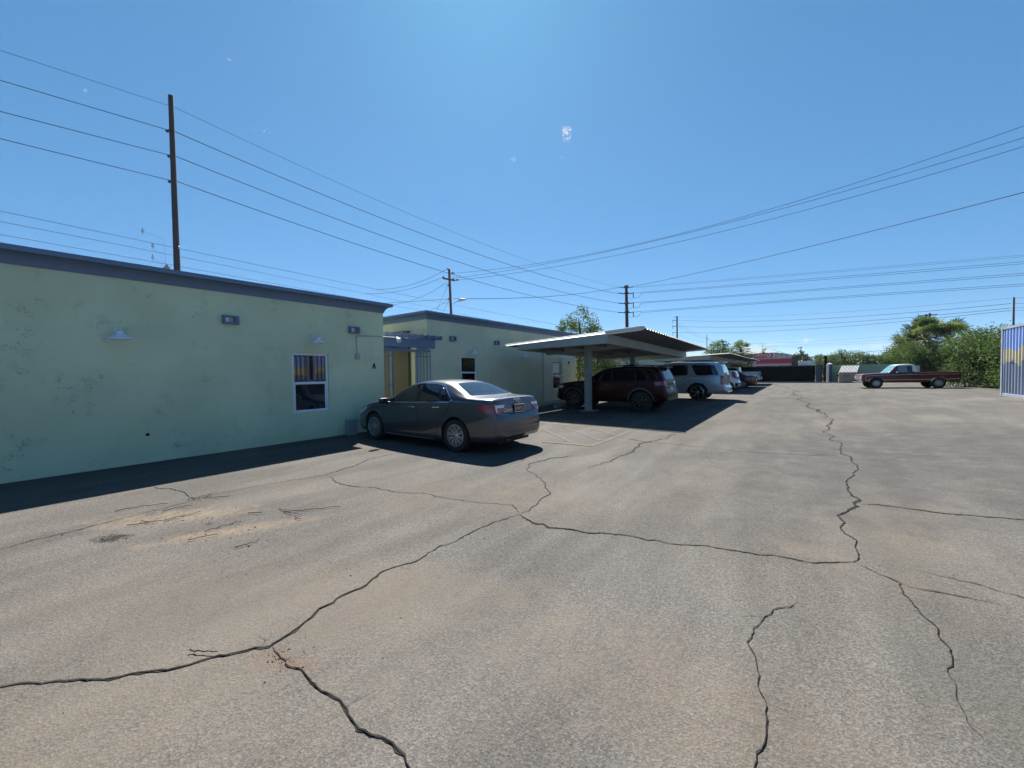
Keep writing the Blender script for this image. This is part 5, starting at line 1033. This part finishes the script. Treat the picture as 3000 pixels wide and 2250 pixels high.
def leaves(M, blobs, n, size, seed, wts=(.3, .4, .25, .05), asp=2.2, surf=.55, droop=0):
    """leaf faces through ellipsoid blobs, thicker toward the outside, uneven sprays"""
    r = np.random.default_rng(seed); vol = np.array([b[3]*b[4]*b[5] for b in blobs])**.8; cnt = (vol/vol.sum()*n).astype(int)
    for b, k in zip(blobs, cnt):
        c = np.array(b[:3]); rad = np.array(b[3:6]); ns = max(4, k//22)
        u = r.normal(size=(ns, 3)); u /= np.linalg.norm(u, axis=1)[:, None]; cen = c+u*rad*(surf+(1.08-surf)*r.random((ns, 1))**.6)
        ci = r.integers(0, ns, k); spread = min(rad.min()*.24, size*3); ps = cen[ci]+r.normal(size=(k, 3))*spread*np.array([1, 1, .8])
        mi_b = r.choice(4, size=ns, p=wts); mi = np.where(r.random(k) < .7, mi_b[ci], r.choice(4, size=k, p=wts))
        ax = r.normal(size=(k, 3)); ax[:, 2] -= droop; ax /= np.linalg.norm(ax, axis=1)[:, None]; sd_ = np.cross(ax, r.normal(size=(k, 3))); sd_ /= np.linalg.norm(sd_, axis=1)[:, None]
        L_ = size*(.6+.8*r.random((k, 1))); w = L_/asp
        q = np.stack([ps-ax*L_*.5, ps+sd_*w*.5, ps+ax*L_*.5, ps-sd_*w*.5], 1).reshape(-1, 3); o = len(M.v)
        M.v += [tuple(x) for x in q.tolist()]; M.f += [(o+4*i, o+4*i+1, o+4*i+2, o+4*i+3) for i in range(k)]; M.m += mi.tolist()
    M.keepn = True
def trunk_of(M, base, top, r0_, limbs, seed):
    q = random.Random(seed); b = Vector(base); t_ = Vector(top)
    M.tube([b, b.lerp(t_, .35)+Vector((q.uniform(-.1, .1), q.uniform(-.1, .1), 0)), b.lerp(t_, .7)+Vector((q.uniform(-.15, .15), q.uniform(-.15, .15), 0)), t_], [r0_, r0_*.75, r0_*.5, r0_*.2], 8)
    for lx, ly, lz in limbs:
        s_ = b.lerp(t_, q.uniform(.3, .65)); e_ = Vector((lx, ly, lz)); M.tube([s_, s_.lerp(e_, .5)+Vector((0, 0, .2)), e_], [r0_*.4, r0_*.25, r0_*.06], 6)
def tree(label, base, blobs, n, size, seed, tr=.15, cat='tree', name='tree', wts=(.3, .4, .25, .05), asp=2.2, group=None, surf=.55, droop=0):
    t = thing(name, label, cat, tuple(base), group=group); M = MB(); leaves(M, blobs, n, size, seed, wts, asp, surf, droop); M.build('crown' if cat == 'tree' else 'foliage', lg, t, world=True)
    tz = max(b[2] for b in blobs); T = MB(); trunk_of(T, base, (sum(b[0] for b in blobs)/len(blobs), sum(b[1] for b in blobs)/len(blobs), tz), tr, [b[:3] for b in blobs], seed); T.build('trunk' if cat == 'tree' else 'stems', bark, t, 50, world=True); return t
# tree rising behind the second building
def cl(px, py, d, rx, ry=None, rz=None): p = P(px, py, d); return (p.x, p.y, p.z, rx, ry or rx, rz or rx)
bs = [cl(1665, 945, 29, .55, .55, .75), cl(1700, 935, 29.5, .6, .6, .95), cl(1728, 950, 29, .65, .65, .9), cl(1640, 962, 29, .45), cl(1752, 968, 29, .35, .35, .45), cl(1712, 975, 29, .9, .9, .8), cl(1668, 975, 29, .9, .9, .8), cl(1702, 1060, 28, .8, .8, 1.2)]
bs[-1] = (bs[-1][0], bs[-1][1], 2.0, .8, .8, 1.0)
tree('loose olive green tree rising behind the second building roof', GD(1695, 29), bs, 5200, .15, 11, .16, wts=(.15, .35, .38, .12), asp=2.6)
bs = [cl(1745, 1062, 27, .9, .9, .85), cl(1790, 1060, 27, .8, .8, .8), cl(1765, 1082, 27, 1.1, 1.1, .9), cl(1697, 1092, 27.5, .5, .5, .5)]
tree('sunlit leafy bush seen under the nearest carport behind its post', GD(1765, 27), bs, 5200, .13, 12, .08, 'shrub', 'bush', (.25, .35, .35, .05))
# hedge behind the wall
def hedge(label, pts, h, wdt, n, size, seed, wts=(.38, .4, .2, .02), step=1.1):
    r = random.Random(seed); bl = []
    for (a, ha), (b, hb) in zip(pts, pts[1:]):
        k = max(1, int((b-a).length/step))
        for i in range(k):
            p = a.lerp(b, (i+.5)/k); hh = ha+(hb-ha)*(i+.5)/k
            for lvl in (.28, .72):
                bl.append((p.x+r.uniform(-.3, .3), p.y+r.uniform(-.3, .3), hgt(p.x, p.y)+hh*lvl+r.uniform(-.15, .15), wdt*r.uniform(.8, 1.15), wdt*r.uniform(.8, 1.15), hh*.30*r.uniform(.85, 1.2)))
            if r.random() < .6: bl.append((p.x+r.uniform(-.5, .5), p.y+r.uniform(-.4, .4), hgt(p.x, p.y)+hh*r.uniform(.9, 1.02), wdt*.45, wdt*.45, hh*.13))
    c_ = pts[len(pts)//2][0]; t = thing('hedge', label, 'hedge', (c_.x, c_.y, 0)); M = MB(); leaves(M, bl, n, size, seed, wts, 2.8, .5); M.build('foliage', lg, t, world=True)
    # woody interior so that nothing shows straight through
    T = MB()
    for b in bl: T.tube([(b[0], b[1], 0), (b[0]+r.uniform(-.2, .2), b[1]+r.uniform(-.2, .2), b[2]*.6), (b[0]+r.uniform(-.4, .4), b[1]+r.uniform(-.4, .4), b[2]+b[5]*.5)], [.04, .03, .01], 5)
    T.build('stems', bark, t, world=True); return t
V = lambda x, y: Vector((x, y, 0))
hedge('clipped green hedge behind the boundary wall and black post', [(V(xat(2392), YW+2.2), 3.0), (V(xat(2440), YW+2.2), 3.25), (V(xat(2520), YW+2.2), 3.1), (V(xat(2560), YW+2.2), 2.7), (V(xat(2610), YW+2.2), 2.9), (V(xat(2660), YW+1.5), 3.4)], 3, 1.1, 34000, .15, 21)
hedge('tall leafy oleander hedge between the old pickup and the container', [(V(9.0, 44.5), 3.6), (V(10.3, 43.5), 4.1), (V(11.3, 40.5), 3.5), (V(11.2, 38.2), 3.2), (V(11.0, 35), 3.55), (V(11.2, 31.5), 3.9), (V(11.4, 28.5), 4.1)], 3.4, 1.25, 95000, .155, 22, (.38, .36, .23, .03))
tree('broad rounded green bush beneath the fan palms, over the pickup bed', GD(2655, 47), [cl(2640, 1045, 47, 1.5, 1.5, 1.3), cl(2670, 1035, 46, 1.3, 1.3, 1.3), cl(2620, 1052, 48, 1.2, 1.2, .9), cl(2655, 1020, 49, 1.0, 1.0, .9), cl(2710, 1062, 47, 1.6, 1.6, 1.2), cl(2745, 1060, 46, 1.6, 1.6, 1.2), cl(2775, 1064, 45, 1.4, 1.4, 1.2), cl(2690, 1075, 47, 2.2, 1.2, 1.5), cl(2750, 1080, 45, 2.2, 1.2, 1.5)], 36000, .15, 23, .1, 'shrub', 'bush', (.35, .4, .23, .02))
# palms
frondm = [leafmat('frond_green', (.060, .088, .042)), leafmat('frond_dark', (.03, .05, .022)), leafmat('frond_pale', (.16, .17, .10)), leafmat('frond_dead', (.16, .12, .08), .1)]
def fan_palm(label, base, h, rad, seed, n=42, group=None, dead=.15):
    r = random.Random(seed); t = thing('palm_tree', label, 'palm tree', tuple(base), group=group); b = Vector(base); top = b+Vector((0, 0, h)); M = MB(); M.keepn = True
    for k in range(n):
        el = R(r.uniform(-65, 75)); az = r.uniform(0, 2*math.pi); L_ = rad*r.uniform(.45, .8); d = Vector((math.cos(az)*math.cos(el), math.sin(az)*math.cos(el), math.sin(el)))
        e = top+d*L_+Vector((0, 0, -.12*L_)); mi = 3 if (el < R(-20) and r.random() < .5+dead) else r.choices((0, 1, 2), (.5, .25, .25))[0]
        M.tube([top, top.lerp(e, .5)+Vector((0, 0, .06)), e], [.03, .02, .014], 4, mi=mi)
        sidev = d.cross(Vector((0, 0, 1))).normalized(); upv = sidev.cross(d); m = 15; FL = rad*r.uniform(.32, .48)
        for j in range(m):
            a = R(-115+230*j/(m-1)); dd = (d*math.cos(a)+sidev*math.sin(a)+upv*.18*math.cos(a)).normalized(); w = FL*.055; pr = dd.cross(upv).normalized()*w
            fl = FL*(1-.25*abs(a)/2)*r.uniform(.85, 1.1); m1 = e+dd*fl*.55; m2 = e+dd*fl+Vector((0, 0, -fl*r.uniform(.12, .4)))
            M.add([e, m1+pr, m2, m1-pr], [(0, 1, 2, 3)], mi)
    M.build('crown', frondm, t, world=True)
    T = MB(); pts = [(b.x, b.y, b.z-.1), (b.x+.05, b.y, b.z+h*.5), tuple(top)]; T.tube(pts, [.24, .19, .22], 12); T.build('trunk', bark, t, 50, world=True); return t
def palm_px(label, px, py, d, rad, seed, n=42, group=None): g_ = GD(px, d); return fan_palm(label, g_, ZP(px, py, d)-g_.z, rad, seed, n, group)
palm_px('big fan palm in front of the twin poles, left of its pair', 2708, 992, 48, 3.3, 31, 78, 'fan palms above the hedge'); palm_px('big fan palm right of its pair, beside the thin lamp post', 2784, 994, 46, 2.9, 32, 74, 'fan palms above the hedge')
palm_px('smaller fan palm low beside the big pair, sloping down to the left', 2662, 1016, 50, 2.5, 33, 52, 'fan palms above the hedge')
palm_px('drooping fan palm left of the CIRCLE K sign', 2170, 1024, 66, 2.1, 34, 50)
palm_px('tiny fan palm just right of the CIRCLE K sign', 2291, 1045, 105, 1.1, 35, 9)
palm_px('sparse brownish palm behind the CIRCLE K sign', 2237, 1030, 110, 1.9, 36, 16)
tree('bushy green tree between the nearest carport tip and the palm', GD(2105, 68), [cl(2105, 1022, 68, 1.5, 1.5, 1.3), cl(2085, 1036, 67, 1.2, 1.2, .9), cl(2130, 1034, 66, 1.5, 1.5, 1.0), cl(2110, 1008, 69, .6, .6, .6), cl(2120, 1060, 66, 2.4, 1.5, 1.4), cl(2170, 1060, 66, 1.8, 1.5, 1.4)], 7500, .26, 41, .2, wts=(.3, .45, .23, .02))
b_ = [cl(2345, 1019, 120, .75, .75, .22), cl(2345, 1028, 120, .35, .35, .3), cl(2345, 1032, 120, 1.1, 1.1, .3), cl(2345, 1041, 120, 1.9, 1.9, .55), cl(2334, 1048, 120, 1.2, 1.2, .8), cl(2358, 1050, 120, 1.4, 1.4, .9)]
tree('layered pine with a flat tuft on top behind the brick end', GD(2345, 120), b_, 4200, .3, 42, .2, wts=(.45, .4, .1, .05), name='pine_tree')
tree('thin brownish tree low behind the blue awning shop', GD(2378, 130), [cl(2368, 1052, 130, 1.6, 1, .9), cl(2388, 1051, 130, 1.8, 1, .9)], 700, .3, 43, .15, wts=(.3, .3, .1, .3))
tree('dark round treetop left of the mountains beyond the hedge', GD(2402, 140), [cl(2402, 1046, 140, 1.6, 1, .8), cl(2398, 1056, 140, 1.8, 1, .9)], 900, .35, 44, .15, wts=(.6, .3, .05, .05))
tree('dark flat treetop in front of the mountains beyond the hedge', GD(2440, 150), [cl(2432, 1046, 150, 1.7, 1, .6), cl(2444, 1046, 150, 1.7, 1, .6)], 900, .35, 45, .15, wts=(.6, .3, .05, .05))
# ------------------------------------------------------------------ poles
steelp = mat('weathered_steel_pole', (.045, .033, .034), .7, var=.2, vscale=2); woodp = mat('creosote_wood', (.135, .07, .055), .85, var=.25, vscale=3); insm = mat('insulator_grey', (.12, .12, .13), .4)
def pole(name, label, px, ytop, d, w, m, arms=(), bands=(), wt=None, extra=None, cat='utility pole', lean=0):
    b = GD(px, d); h = ZP(px, ytop, d); t = thing(name, label, cat, tuple(b)); wt = wt or w*.7; top = Vector((b.x, b.y, h))+Vector((math.cos(PHI), math.sin(PHI), 0))*lean
    M = MB(); M.tube([(b.x, b.y, -.3), tuple(top)], [w/2, wt/2], 12); M.build('shaft', m, t, 40, world=True)
    for yb in bands: z = ZP(px, yb, d); M = MB(); M.lathe([(w*.5, -.16), (w*.56, -.12), (w*.56, .12), (w*.5, .16)], (b.x+lean*math.cos(PHI)*z/h, b.y+lean*math.sin(PHI)*z/h, z), 'Z', 12); M.build('band', m, t, world=True)
    for (xa, ya, xb_, yb, th) in arms: M = MB(); M.beam(P(xa, ya, d), P(xb_, yb, d), th, th); M.build('arm', m, t, world=True)
    return t
r = P(500, 311, 30)
p1 = pole('steel_pole', 'tall dark steel pole rising above the nearest building on the left', 531, 296, 30, .50, steelp, arms=((497, 312, 506, 311, .08), (487, 385, 507, 380, .14), (492, 459, 511, 454, .14), (494, 533, 514, 528, .14)), wt=.32, lean=0)
for x, y in ((516, 690), (517, 712), (519, 725), (521, 760), (506, 372), (508, 395), (511, 447), (513, 470)):
    M = MB(); q = P(x, y, 29.7); M.lathe([(0, -.05), (.06, -.05), (.06, .05), (0, .05)], q, 'Z', 8); M.build('bolt_plate', insm, p1, world=True)
M = MB(); q = P(520, 725, 29.68); M.tube([q+Vector((.11*math.cos(a), .09*math.cos(a), .13*math.sin(a))) for a in np.linspace(0, 6.28, 13)], .02, 5); M.build('ring', galv, p1, world=True)
p2 = pole('wooden_pole', 'brown wooden pole with crossarm and street lamp behind the second building', 1331, 791, 43, .34, woodp, lean=-.36, arms=((1297, 815, 1333, 822, .16), (1321, 800, 1333, 800, .07), (1330, 821, 1345, 820, .07)), wt=.26)
for x, y in ((1312, 788), (1300, 811), (1328, 816), (1327, 800), (1340, 820), (1313, 835), (1314, 876)):
    M = MB(); q = P(x, y, 43); M.lathe([(0, -.14), (.06, -.12), (.09, -.05), (.05, 0), (.08, .05), (.04, .12), (0, .13)], q, 'Z', 8); M.build('insulator', insm, p2, 40, world=True)
M = MB(); M.tube([P(1327, 891, 43), P(1336, 884, 43), P(1344, 880, 42.8)], .03, 6); ar = M.build('lamp_arm', galv, p2, world=True)
M = MB(); hd = P(1355, 878, 42.6); M.tube([P(1343, 881, 42.8), P(1348, 879, 42.7), hd, P(1366, 877.5, 42.5)], [.06, .15, .17, .05], 10); M.build('lamp_head', mat('lamp_pinkish', (.5, .42, .38), .5), p2, 40, world=True)
p3 = pole('steel_pole', 'dark steel pole with several insulated arms behind the nearest carport', 1840, 837, 75, .80, steelp, wt=.5, lean=-.25, bands=(841, 860, 889, 915, 963),
    arms=((1813, 841, 1833, 843, .12), (1836, 843, 1855, 841, .12), (1811, 858, 1833, 862, .14), (1836, 861, 1857, 858, .14), (1811, 888, 1833, 890, .14), (1837, 890, 1857, 887, .14), (1811, 915, 1833, 917, .14), (1838, 917, 1857, 914, .14), (1812, 963, 1833, 967, .1)))
for y in (860, 889, 915):
    M = MB(); M.tube([P(1855.5, y, 75), P(1855.5, y+12, 75)], .09, 6); M.tube([P(1841, y+12, 75), P(1848, y+15, 75), P(1856, y+12.5, 75), P(1868, y+13, 75), P(1873, y+9, 75), P(1878, y-1, 75)], .03, 5); M.build('insulator', insm, p3, world=True)
p4 = pole('steel_pole', 'far steel pole with short arms to the left, right of the carport ridge', 1984, 927, 130, .62, steelp, wt=.45, arms=((1974, 928, 1982, 929, .12), (1970, 938, 1982, 939, .15), (1970, 955, 1982, 956, .15), (1970, 974, 1982, 975, .15)))
for y in (938, 955, 974):
    M = MB(); M.tube([P(1971, y, 130), P(1970, y+7, 130), P(1973, y+9, 130)], .07, 5); M.build('insulator', insm, p4, world=True)
pole('steel_pole', 'thin distant pole between the steel poles and the bushy tree', 2071, 980, 180, .36, steelp, arms=((2066, 990, 2070, 990.5, .15), (2071, 994, 2079, 995, .12), (2066, 1000, 2070, 1000, .12)))
pole('wooden_pole', 'short distant pole standing behind the bushy green tree', 2130, 1006, 180, .25, woodp)
pa = pole('wooden_pole', 'left one of the twin wooden poles behind the palms', 2711, 921, 63, .32, woodp, wt=.28, arms=((2690, 926, 2746, 920.5, .13), (2701, 927, 2709, 930, .06)))
pb = pole('wooden_pole', 'right one of the twin wooden poles, with transformer cans', 2721.5, 918, 63.4, .32, woodp, wt=.28)
for px, py in ((2704, 962), (2730, 958), (2738, 960)):
    q = P(px, py, 62.5); M = MB(); M.lathe([(0, 0), (.3, 0), (.33, -.05), (.3, -.08), (.3, -.95), (.25, -1), (0, -1)], q, 'Z', 16); M.build('transformer', mat('transformer_grey', (.25, .24, .23), .5), pb if px > 2710 else pa, 40, world=True)
for px, py in ((2701, 938), (2729, 932)):
    M = MB(); q = P(px, py, 62.8); M.tube([q, q+Vector((0, 0, -.35))], .06, 6); M.build('cutout', insm, pa, world=True)
pole('wooden_pole', 'plain wooden pole above the container', 2966.5, 872, 60, .30, woodp)
lp = pole('lamp_post', 'thin grey lamp post touching the right palm', 2818, 973, 50, .16, mat('lamp_post_grey', (.23, .23, .22), .5), arms=((2805, 975, 2818, 973.5, .08),), cat='lamp post')
pole('wooden_pole', 'short reddish pole above the oleander hedge', 2841, 995, 60, .18, woodp)
pole('street_post', 'grey post in front of the far blue roofed building', 2526, 1030, 110, .24, mat('lamp_post_grey', (.23, .23, .22)), cat='post'); pole('street_post', 'taller grey post left of the fan palms', 2596, 1016, 100, .22, MATS['lamp_post_grey'], cat='post')
pole('street_post', 'short post beside the taller grey post left of the palms', 2610, 1024, 120, .18, MATS['lamp_post_grey'], cat='post'); pole('street_post', 'thin pale post behind the pale shop roof', 2350.5, 1043, 105, .14, mat('pale_post', (.45, .45, .42), .6), cat='post'); pole('street_post', 'thin dark post right of the tiny palm', 2305, 1037, 105, .16, steelp, cat='post')
pole('street_post', 'thin mast rising behind the CIRCLE K sign', 2234, 1009, 150, .16, steelp, cat='post')
M = MB(); M.tube([P(1776, 974, 34), P(1780, 968, 34), P(1788, 967, 34), P(1796, 972, 34)], .04, 6); M.tube([P(1796, 972, 34), P(1799, 972.5, 34)], .07, 6); M.tube([P(1776, 974, 34), GD(1776, 34)], .05, 6); tag(M.build('lamp_post', galv), 'small curved lamp arm peeping above the nearest carport roof', 'lamp post')
# ------------------------------------------------------------------ wires
wirem = mat('wire', (.030, .034, .042), .85, spec=.1); wirelt = mat('bare_wire', (.08, .11, .15), .85, spec=.1)
def wire(label, a, b, mid=None, rad=.022, m=None, group=None, n=28):
    A, B = P(*a), P(*b); sag = 0
    def proj(p):
        q = p-EYE; z = q.dot(fwd); return 1500+F*q.dot(rgt)/z, 1125-F*q.dot(up)/z, z
    if mid:
        lo, hi = 0, 1; asc = a[0] < b[0]
        for _ in range(40):
            t_ = (lo+hi)/2; x = proj(A.lerp(B, t_))[0]
            if (x < mid[0]) == asc: lo = t_
            else: hi = t_
        _, y, z = proj(A.lerp(B, t_)); sag = (mid[1]-y)*z/F/(4*t_*(1-t_))
    pts = []; ext = 1.35 if (b[0] >= 3200 or b[0] < 0) else 1
    for i in range(n+1): t_ = ext*i/n; p = A.lerp(B, t_); p.z -= 4*sag*t_*(1-t_); pts.append(p)
    M = MB(); M.tube(pts, rad, 5); o = M.build('power_line', m or wirem, smooth=60)
    return tag(o, label, 'power line', group)
G1, G2, G3, G4 = 'high wires of the steel poles', 'street wires below', 'wires of the wooden pole', 'far wires right of the poles'
ord_ = ('uppermost', 'second', 'third', 'lowest')
for i, (yl, yp, y3, ym) in enumerate(((-50, 311, 842, 746), (57, 384, 860, 778), (169, 457, 888, 816), (256, 531, 915, 852))):
    x1 = 499+i*4
    mids = ((0, 147), (0, 235), (0, 326), (0, 406))[i]
    wire(ord_[i]+' of the four high wires running left from the tall steel pole', (x1, yp, 30), (-600, yl, 20), mids, (.014, .022, .022, .022)[i], wirelt if i == 0 else None, G1)
    wire(ord_[i]+' of the four high wires from the tall steel pole to the armed steel pole', (x1+6, yp, 30), (1811, y3, 75), (1500, ym), (.016, .028, .028, .028)[i], wirelt if i == 0 else None, G1)
for i, (yl, yp, (mx_, my), (ex, ey)) in enumerate(((597, 681, (1105, 848), (1820, 985)), (637, 716, (1071, 861), (1600, 975)), (683, 749, (970, 861), (1500, 960)))):
    wire(('top', 'middle', 'bottom')[i]+' one of three thin street wires just above the nearest roof', (-500, yl-85, 24), (ex, ey, 90), (mx_, my), .018, wirelt, G2)
t = None
for i, (x, y, yb) in enumerate(((417, 668, 690), (447, 712, 735), (447, 746, 770))):
    M = MB(); q = P(x, y, 31); M.tube([q, q+Vector((0, 0, -.12))], .03, 6); q2 = q+Vector((0, 0, -.22)); M.tube([q2+Vector((.07*math.cos(a), .05*math.cos(a), .12*math.sin(a))) for a in np.linspace(0, 6.28, 9)], .02, 5); M.tube([q2, q2+Vector((0, 0, -.28))], .015, 5); M.tube([q2, P(475 if i else 480, (700, 760, 775)[i], 30.5), P(486, 778, 30)], .008, 4)
    tag(M.build('line_switch', insm), ('highest', 'middle', 'lowest')[i]+' hanging switch on the street wires left of the tall steel pole', 'line switch', 'switches on the street wires')
M = MB(); q = P(488, 782, 30); M.bbox(q+Vector((-.35, -.15, -.12)), q+Vector((.35, .15, -.02)), .02)
for k in range(4): M.tube([q+Vector((-.25+.17*k, 0, -.05)), q+Vector((-.25+.17*k, 0, .16))], .035, 6)
tag(M.build('switch_rack', mat('transformer_grey', (.25, .24, .23))), 'small rack of insulators at the roof line beside the tall steel pole', 'insulator rack')
wire('upper drooping wire left of the wooden pole top', (1312, 787, 43), (1105, 847, 48), (1200, 835), .018, None, G3); wire('lower drooping wire left of the wooden pole crossarm', (1300, 811, 43), (1071, 860, 48), (1200, 846), .018, None, G3)
wire('slanting service wire leaving the wooden pole to the left', (1311, 826, 43), (1110, 895, 46), (1200, 882), .016, wirelt, G3); wire('nearly level cable left of the wooden pole lamp', (1314, 876, 43), (1110, 889, 46), None, .018, None, G3)
for i, (a, b) in enumerate((((1312, 832), (1279, 912)), ((1315, 879), (1262, 910)), ((1315, 882), (1297, 914)))): wire(('long steep', 'short shallow', 'short steep')[i]+' guy wire from the wooden pole to the roof line', (*a, 43), (*b, 44), None, .014, wirelt, 'guy wires')
for i, (x, y, md, e) in enumerate(((1336, 800, (2250, 614), (3300, 259)), (1332, 815, (2250, 622), (3300, 308)), (1345, 820, (2250, 644), (3300, 334)))):
    wire(('top', 'middle', 'bottom')[i]+' of three long wires climbing right from the wooden pole', (x, y, 43), (*e, 21), md, .015, None, G3, 40)
wire('heavy cable from the wooden pole lamp to the armed steel pole', (1330, 875, 43), (1812, 842, 75), (1520, 873), .03, None, G3)
wire('heavy cable climbing right from the armed steel pole', (1836, 843, 75), (3300, 485, 26), (2250, 752), .03, None, G4, 40)
for i, (x, y, md, e) in enumerate(((1856, 841, (2400, 797), (3300, 722)), (1857, 843, (2400, 801), (3300, 727)), (1857, 858, (2400, 815), (3300, 742)), (1878, 859, (2400, 820), (3300, 748)), (1857, 887, (2400, 846), (3300, 777)), (1879, 888, (2400, 850), (3300, 784)), (1857, 914, (2400, 873), (3300, 812)), (1880, 916, (2400, 877), (3300, 819)))):
    wire(('upper', 'lower')[i % 2]+' wire of the '+('top', 'second', 'third', 'bottom')[i//2]+' pair running right from the armed steel pole', (x, y, 75), (*e, 52), md, .016 if i < 2 else .024, wirelt if i < 2 else None, G4, 40)
for i, (y, md, y8, e) in enumerate(((928, (2450, 915), 873, 868), (938, (2450, 931), 889, 886), (956, (2450, 946), 902, 899), (974, (2450, 958), 909, 907))):
    wire(ord_[i]+' far wire between the far steel pole and the pole over the container', (1986, y, 130), (2964, y8, 60), md, .018 if i == 0 else .03, wirelt if i == 0 else None, G4, 40); wire(ord_[i]+' short wire right of the pole over the container', (2968, y8, 60), (3300, e, 52), None, .02, None, G4)
for i, (a, b) in enumerate((((1990, 945), (2068, 990)), ((1990, 957), (2068, 993)), ((1990, 982), (2068, 1000)))): wire(ord_[i]+' slack wire from the far steel pole to the thin distant pole', (*a, 130), (*b, 180), ((a[0]+b[0])/2, (a[1]+b[1])/2+5), .035, wirelt, G4)
for i, (a, b) in enumerate((((2073, 990), (2140, 1022)), ((2078, 995), (2140, 1026)))): wire(('upper', 'lower')[i]+' slack wire from the thin distant pole into the bushy tree', (*a, 180), (*b, 190), None, .03, wirelt, G4)
wire('upper faint wire crossing the low clouds', (2120, 1008, 150), (3200, 925, 80), (2664, 980), .02, wirelt, G4, 40); wire('middle faint wire crossing the low clouds', (2120, 1016, 150), (3200, 940, 80), (2640, 992), .02, wirelt, G4, 40); wire('lower faint wire crossing the low clouds', (2120, 1024, 150), (2690, 1000, 110), None, .02, wirelt, G4)
wire('single wire over the hedge to the grey posts', (2310, 1066, 120), (2596, 1026, 100), (2526, 1032.5), .04, None, G4); wire('short wire from the lamp post past the reddish pole', (2822, 1007, 55), (2960, 983, 50), (2841, 1001), .025, None, G4)
# ------------------------------------------------------------------ litter on the asphalt
tw = mat('dry_twig', (.055, .035, .02), .9)
TW = [((337, 1501), (492, 1478), 'long thin twig lying above the sand drift'), ((370, 1544), (588, 1502), 'longest twig lying across the upper sand drift'), ((475, 1502), (563, 1483), 'thick twig along the top of the sand drift'), ((550, 1467), (632, 1445), 'forked twig on the crack above the sand'), ((595, 1460), (676, 1456), 'straight twig right of the forked twig'),
 ((551, 1587), (640, 1568), 'twig at the lower left of the second sand drift'), ((600, 1561), (708, 1531), 'curved twig over the second sand drift'), ((686, 1609), (760, 1587), 'lone dark twig below the second sand drift'), ((818, 1490), (885, 1512), 'bent twig alone right of the sand'), ((830, 1503), (997, 1487), 'long curved twig alone right of the sand'), ((726, 1507), (770, 1505), 'tiny twig between the sand and the bent twig'), ((556, 1913), (637, 1917), 'short dark stick beside the near crack'), ((480, 1534), (518, 1522), 'small broken twig in the upper sand drift'), ((413, 1530), (450, 1533), 'small curved twig at the left of the sand drift'), ((865, 1518), (883, 1524), 'tiny hooked twig below the bent twig'), ((605, 1541), (620, 1537), 'short thick chip between the two sand drifts')]
for i, (a, b, lb) in enumerate(TW):
    A, B = G(*a), G(*b); r_ = random.Random(i); n_ = Vector((-(B-A).y, (B-A).x, 0)); bend = r_.uniform(-.12, .12); M = MB(); k = 6; pts = [A.lerp(B, j/k)+n_*(bend*math.sin(math.pi*j/k)+r_.uniform(-.012, .012))+Vector((0, 0, .009+.012*abs(math.sin(j*1.7+i)))) for j in range(k+1)]
    M.tube(pts, [.0028+.0016*(1-j/k) for j in range(k+1)], 5)
    if i in (3, 6, 8, 1): M.tube([pts[2], pts[2]+n_*.08+(B-A)*.12+Vector((0, 0, .01))], [.0026, .0015], 4); M.tube([pts[4], pts[4]-n_*.1+(B-A)*.1], [.0026, .0015], 4)
    tag(M.build('twig', tw), lb, 'twig', 'dry twigs by the sand')
M = MB(); r_ = random.Random(5)
def bits(px, py, sx, sy, k, s0, s1):
    c_ = G(px, py)
    for _ in range(k):
        x = c_.x+r_.gauss(0, sx); y = c_.y+r_.gauss(0, sy); s_ = r_.uniform(s0, s1)*(.5+r_.random()**2); z = hgt(x, y)+.002; a = r_.uniform(0, 3.1); ca, sa = math.cos(a)*s_, math.sin(a)*s_
        M.add([(x+ca, y+sa, z), (x-sa*.5, y+ca*.5, z), (x-ca, y-sa, z), (x+sa*.5, y-ca*.5, z), (x, y, z+s_*.6)], [(0, 1, 4), (1, 2, 4), (2, 3, 4), (3, 0, 4)])
bits(500, 1515, .5, .35, 260, .002, .008); bits(640, 1550, .6, .25, 160, .003, .011); bits(325, 1577, .09, .05, 160, .003, .009); bits(825, 1928, .09, .04, 150, .0015, .006); bits(1200, 1900, 3, 1.4, 90, .002, .006); bits(1700, 1700, 3.0, 2.0, 60, .003, .007); bits(600, 1600, 1.6, 1.4, 70, .003, .008)
tag(M.build('debris', tw), 'scattered dark crumbs and bark bits on the asphalt', 'debris', kind='stuff')
# ------------------------------------------------------------------ haze
if HAZE:
    M = MB(); M.box((-6500, -900, -6), (6500, 6500, 250)); h = M.build('haze', bpy.data.materials.new('haze_air')); hm = h.data.materials[0]; hm.use_nodes = True; t = hm.node_tree; t.nodes.remove(t.nodes['Principled BSDF'])
    pv = nn(t, 'ShaderNodeVolumePrincipled'); pv.inputs['Color'].default_value = (.75, .86, 1, 1); pv.inputs['Density'].default_value = HAZE; pv.inputs['Anisotropy'].default_value = .3; t.links.new(pv.outputs[0], t.nodes['Material Output'].inputs['Volume']); tag(h, kind='stuff')
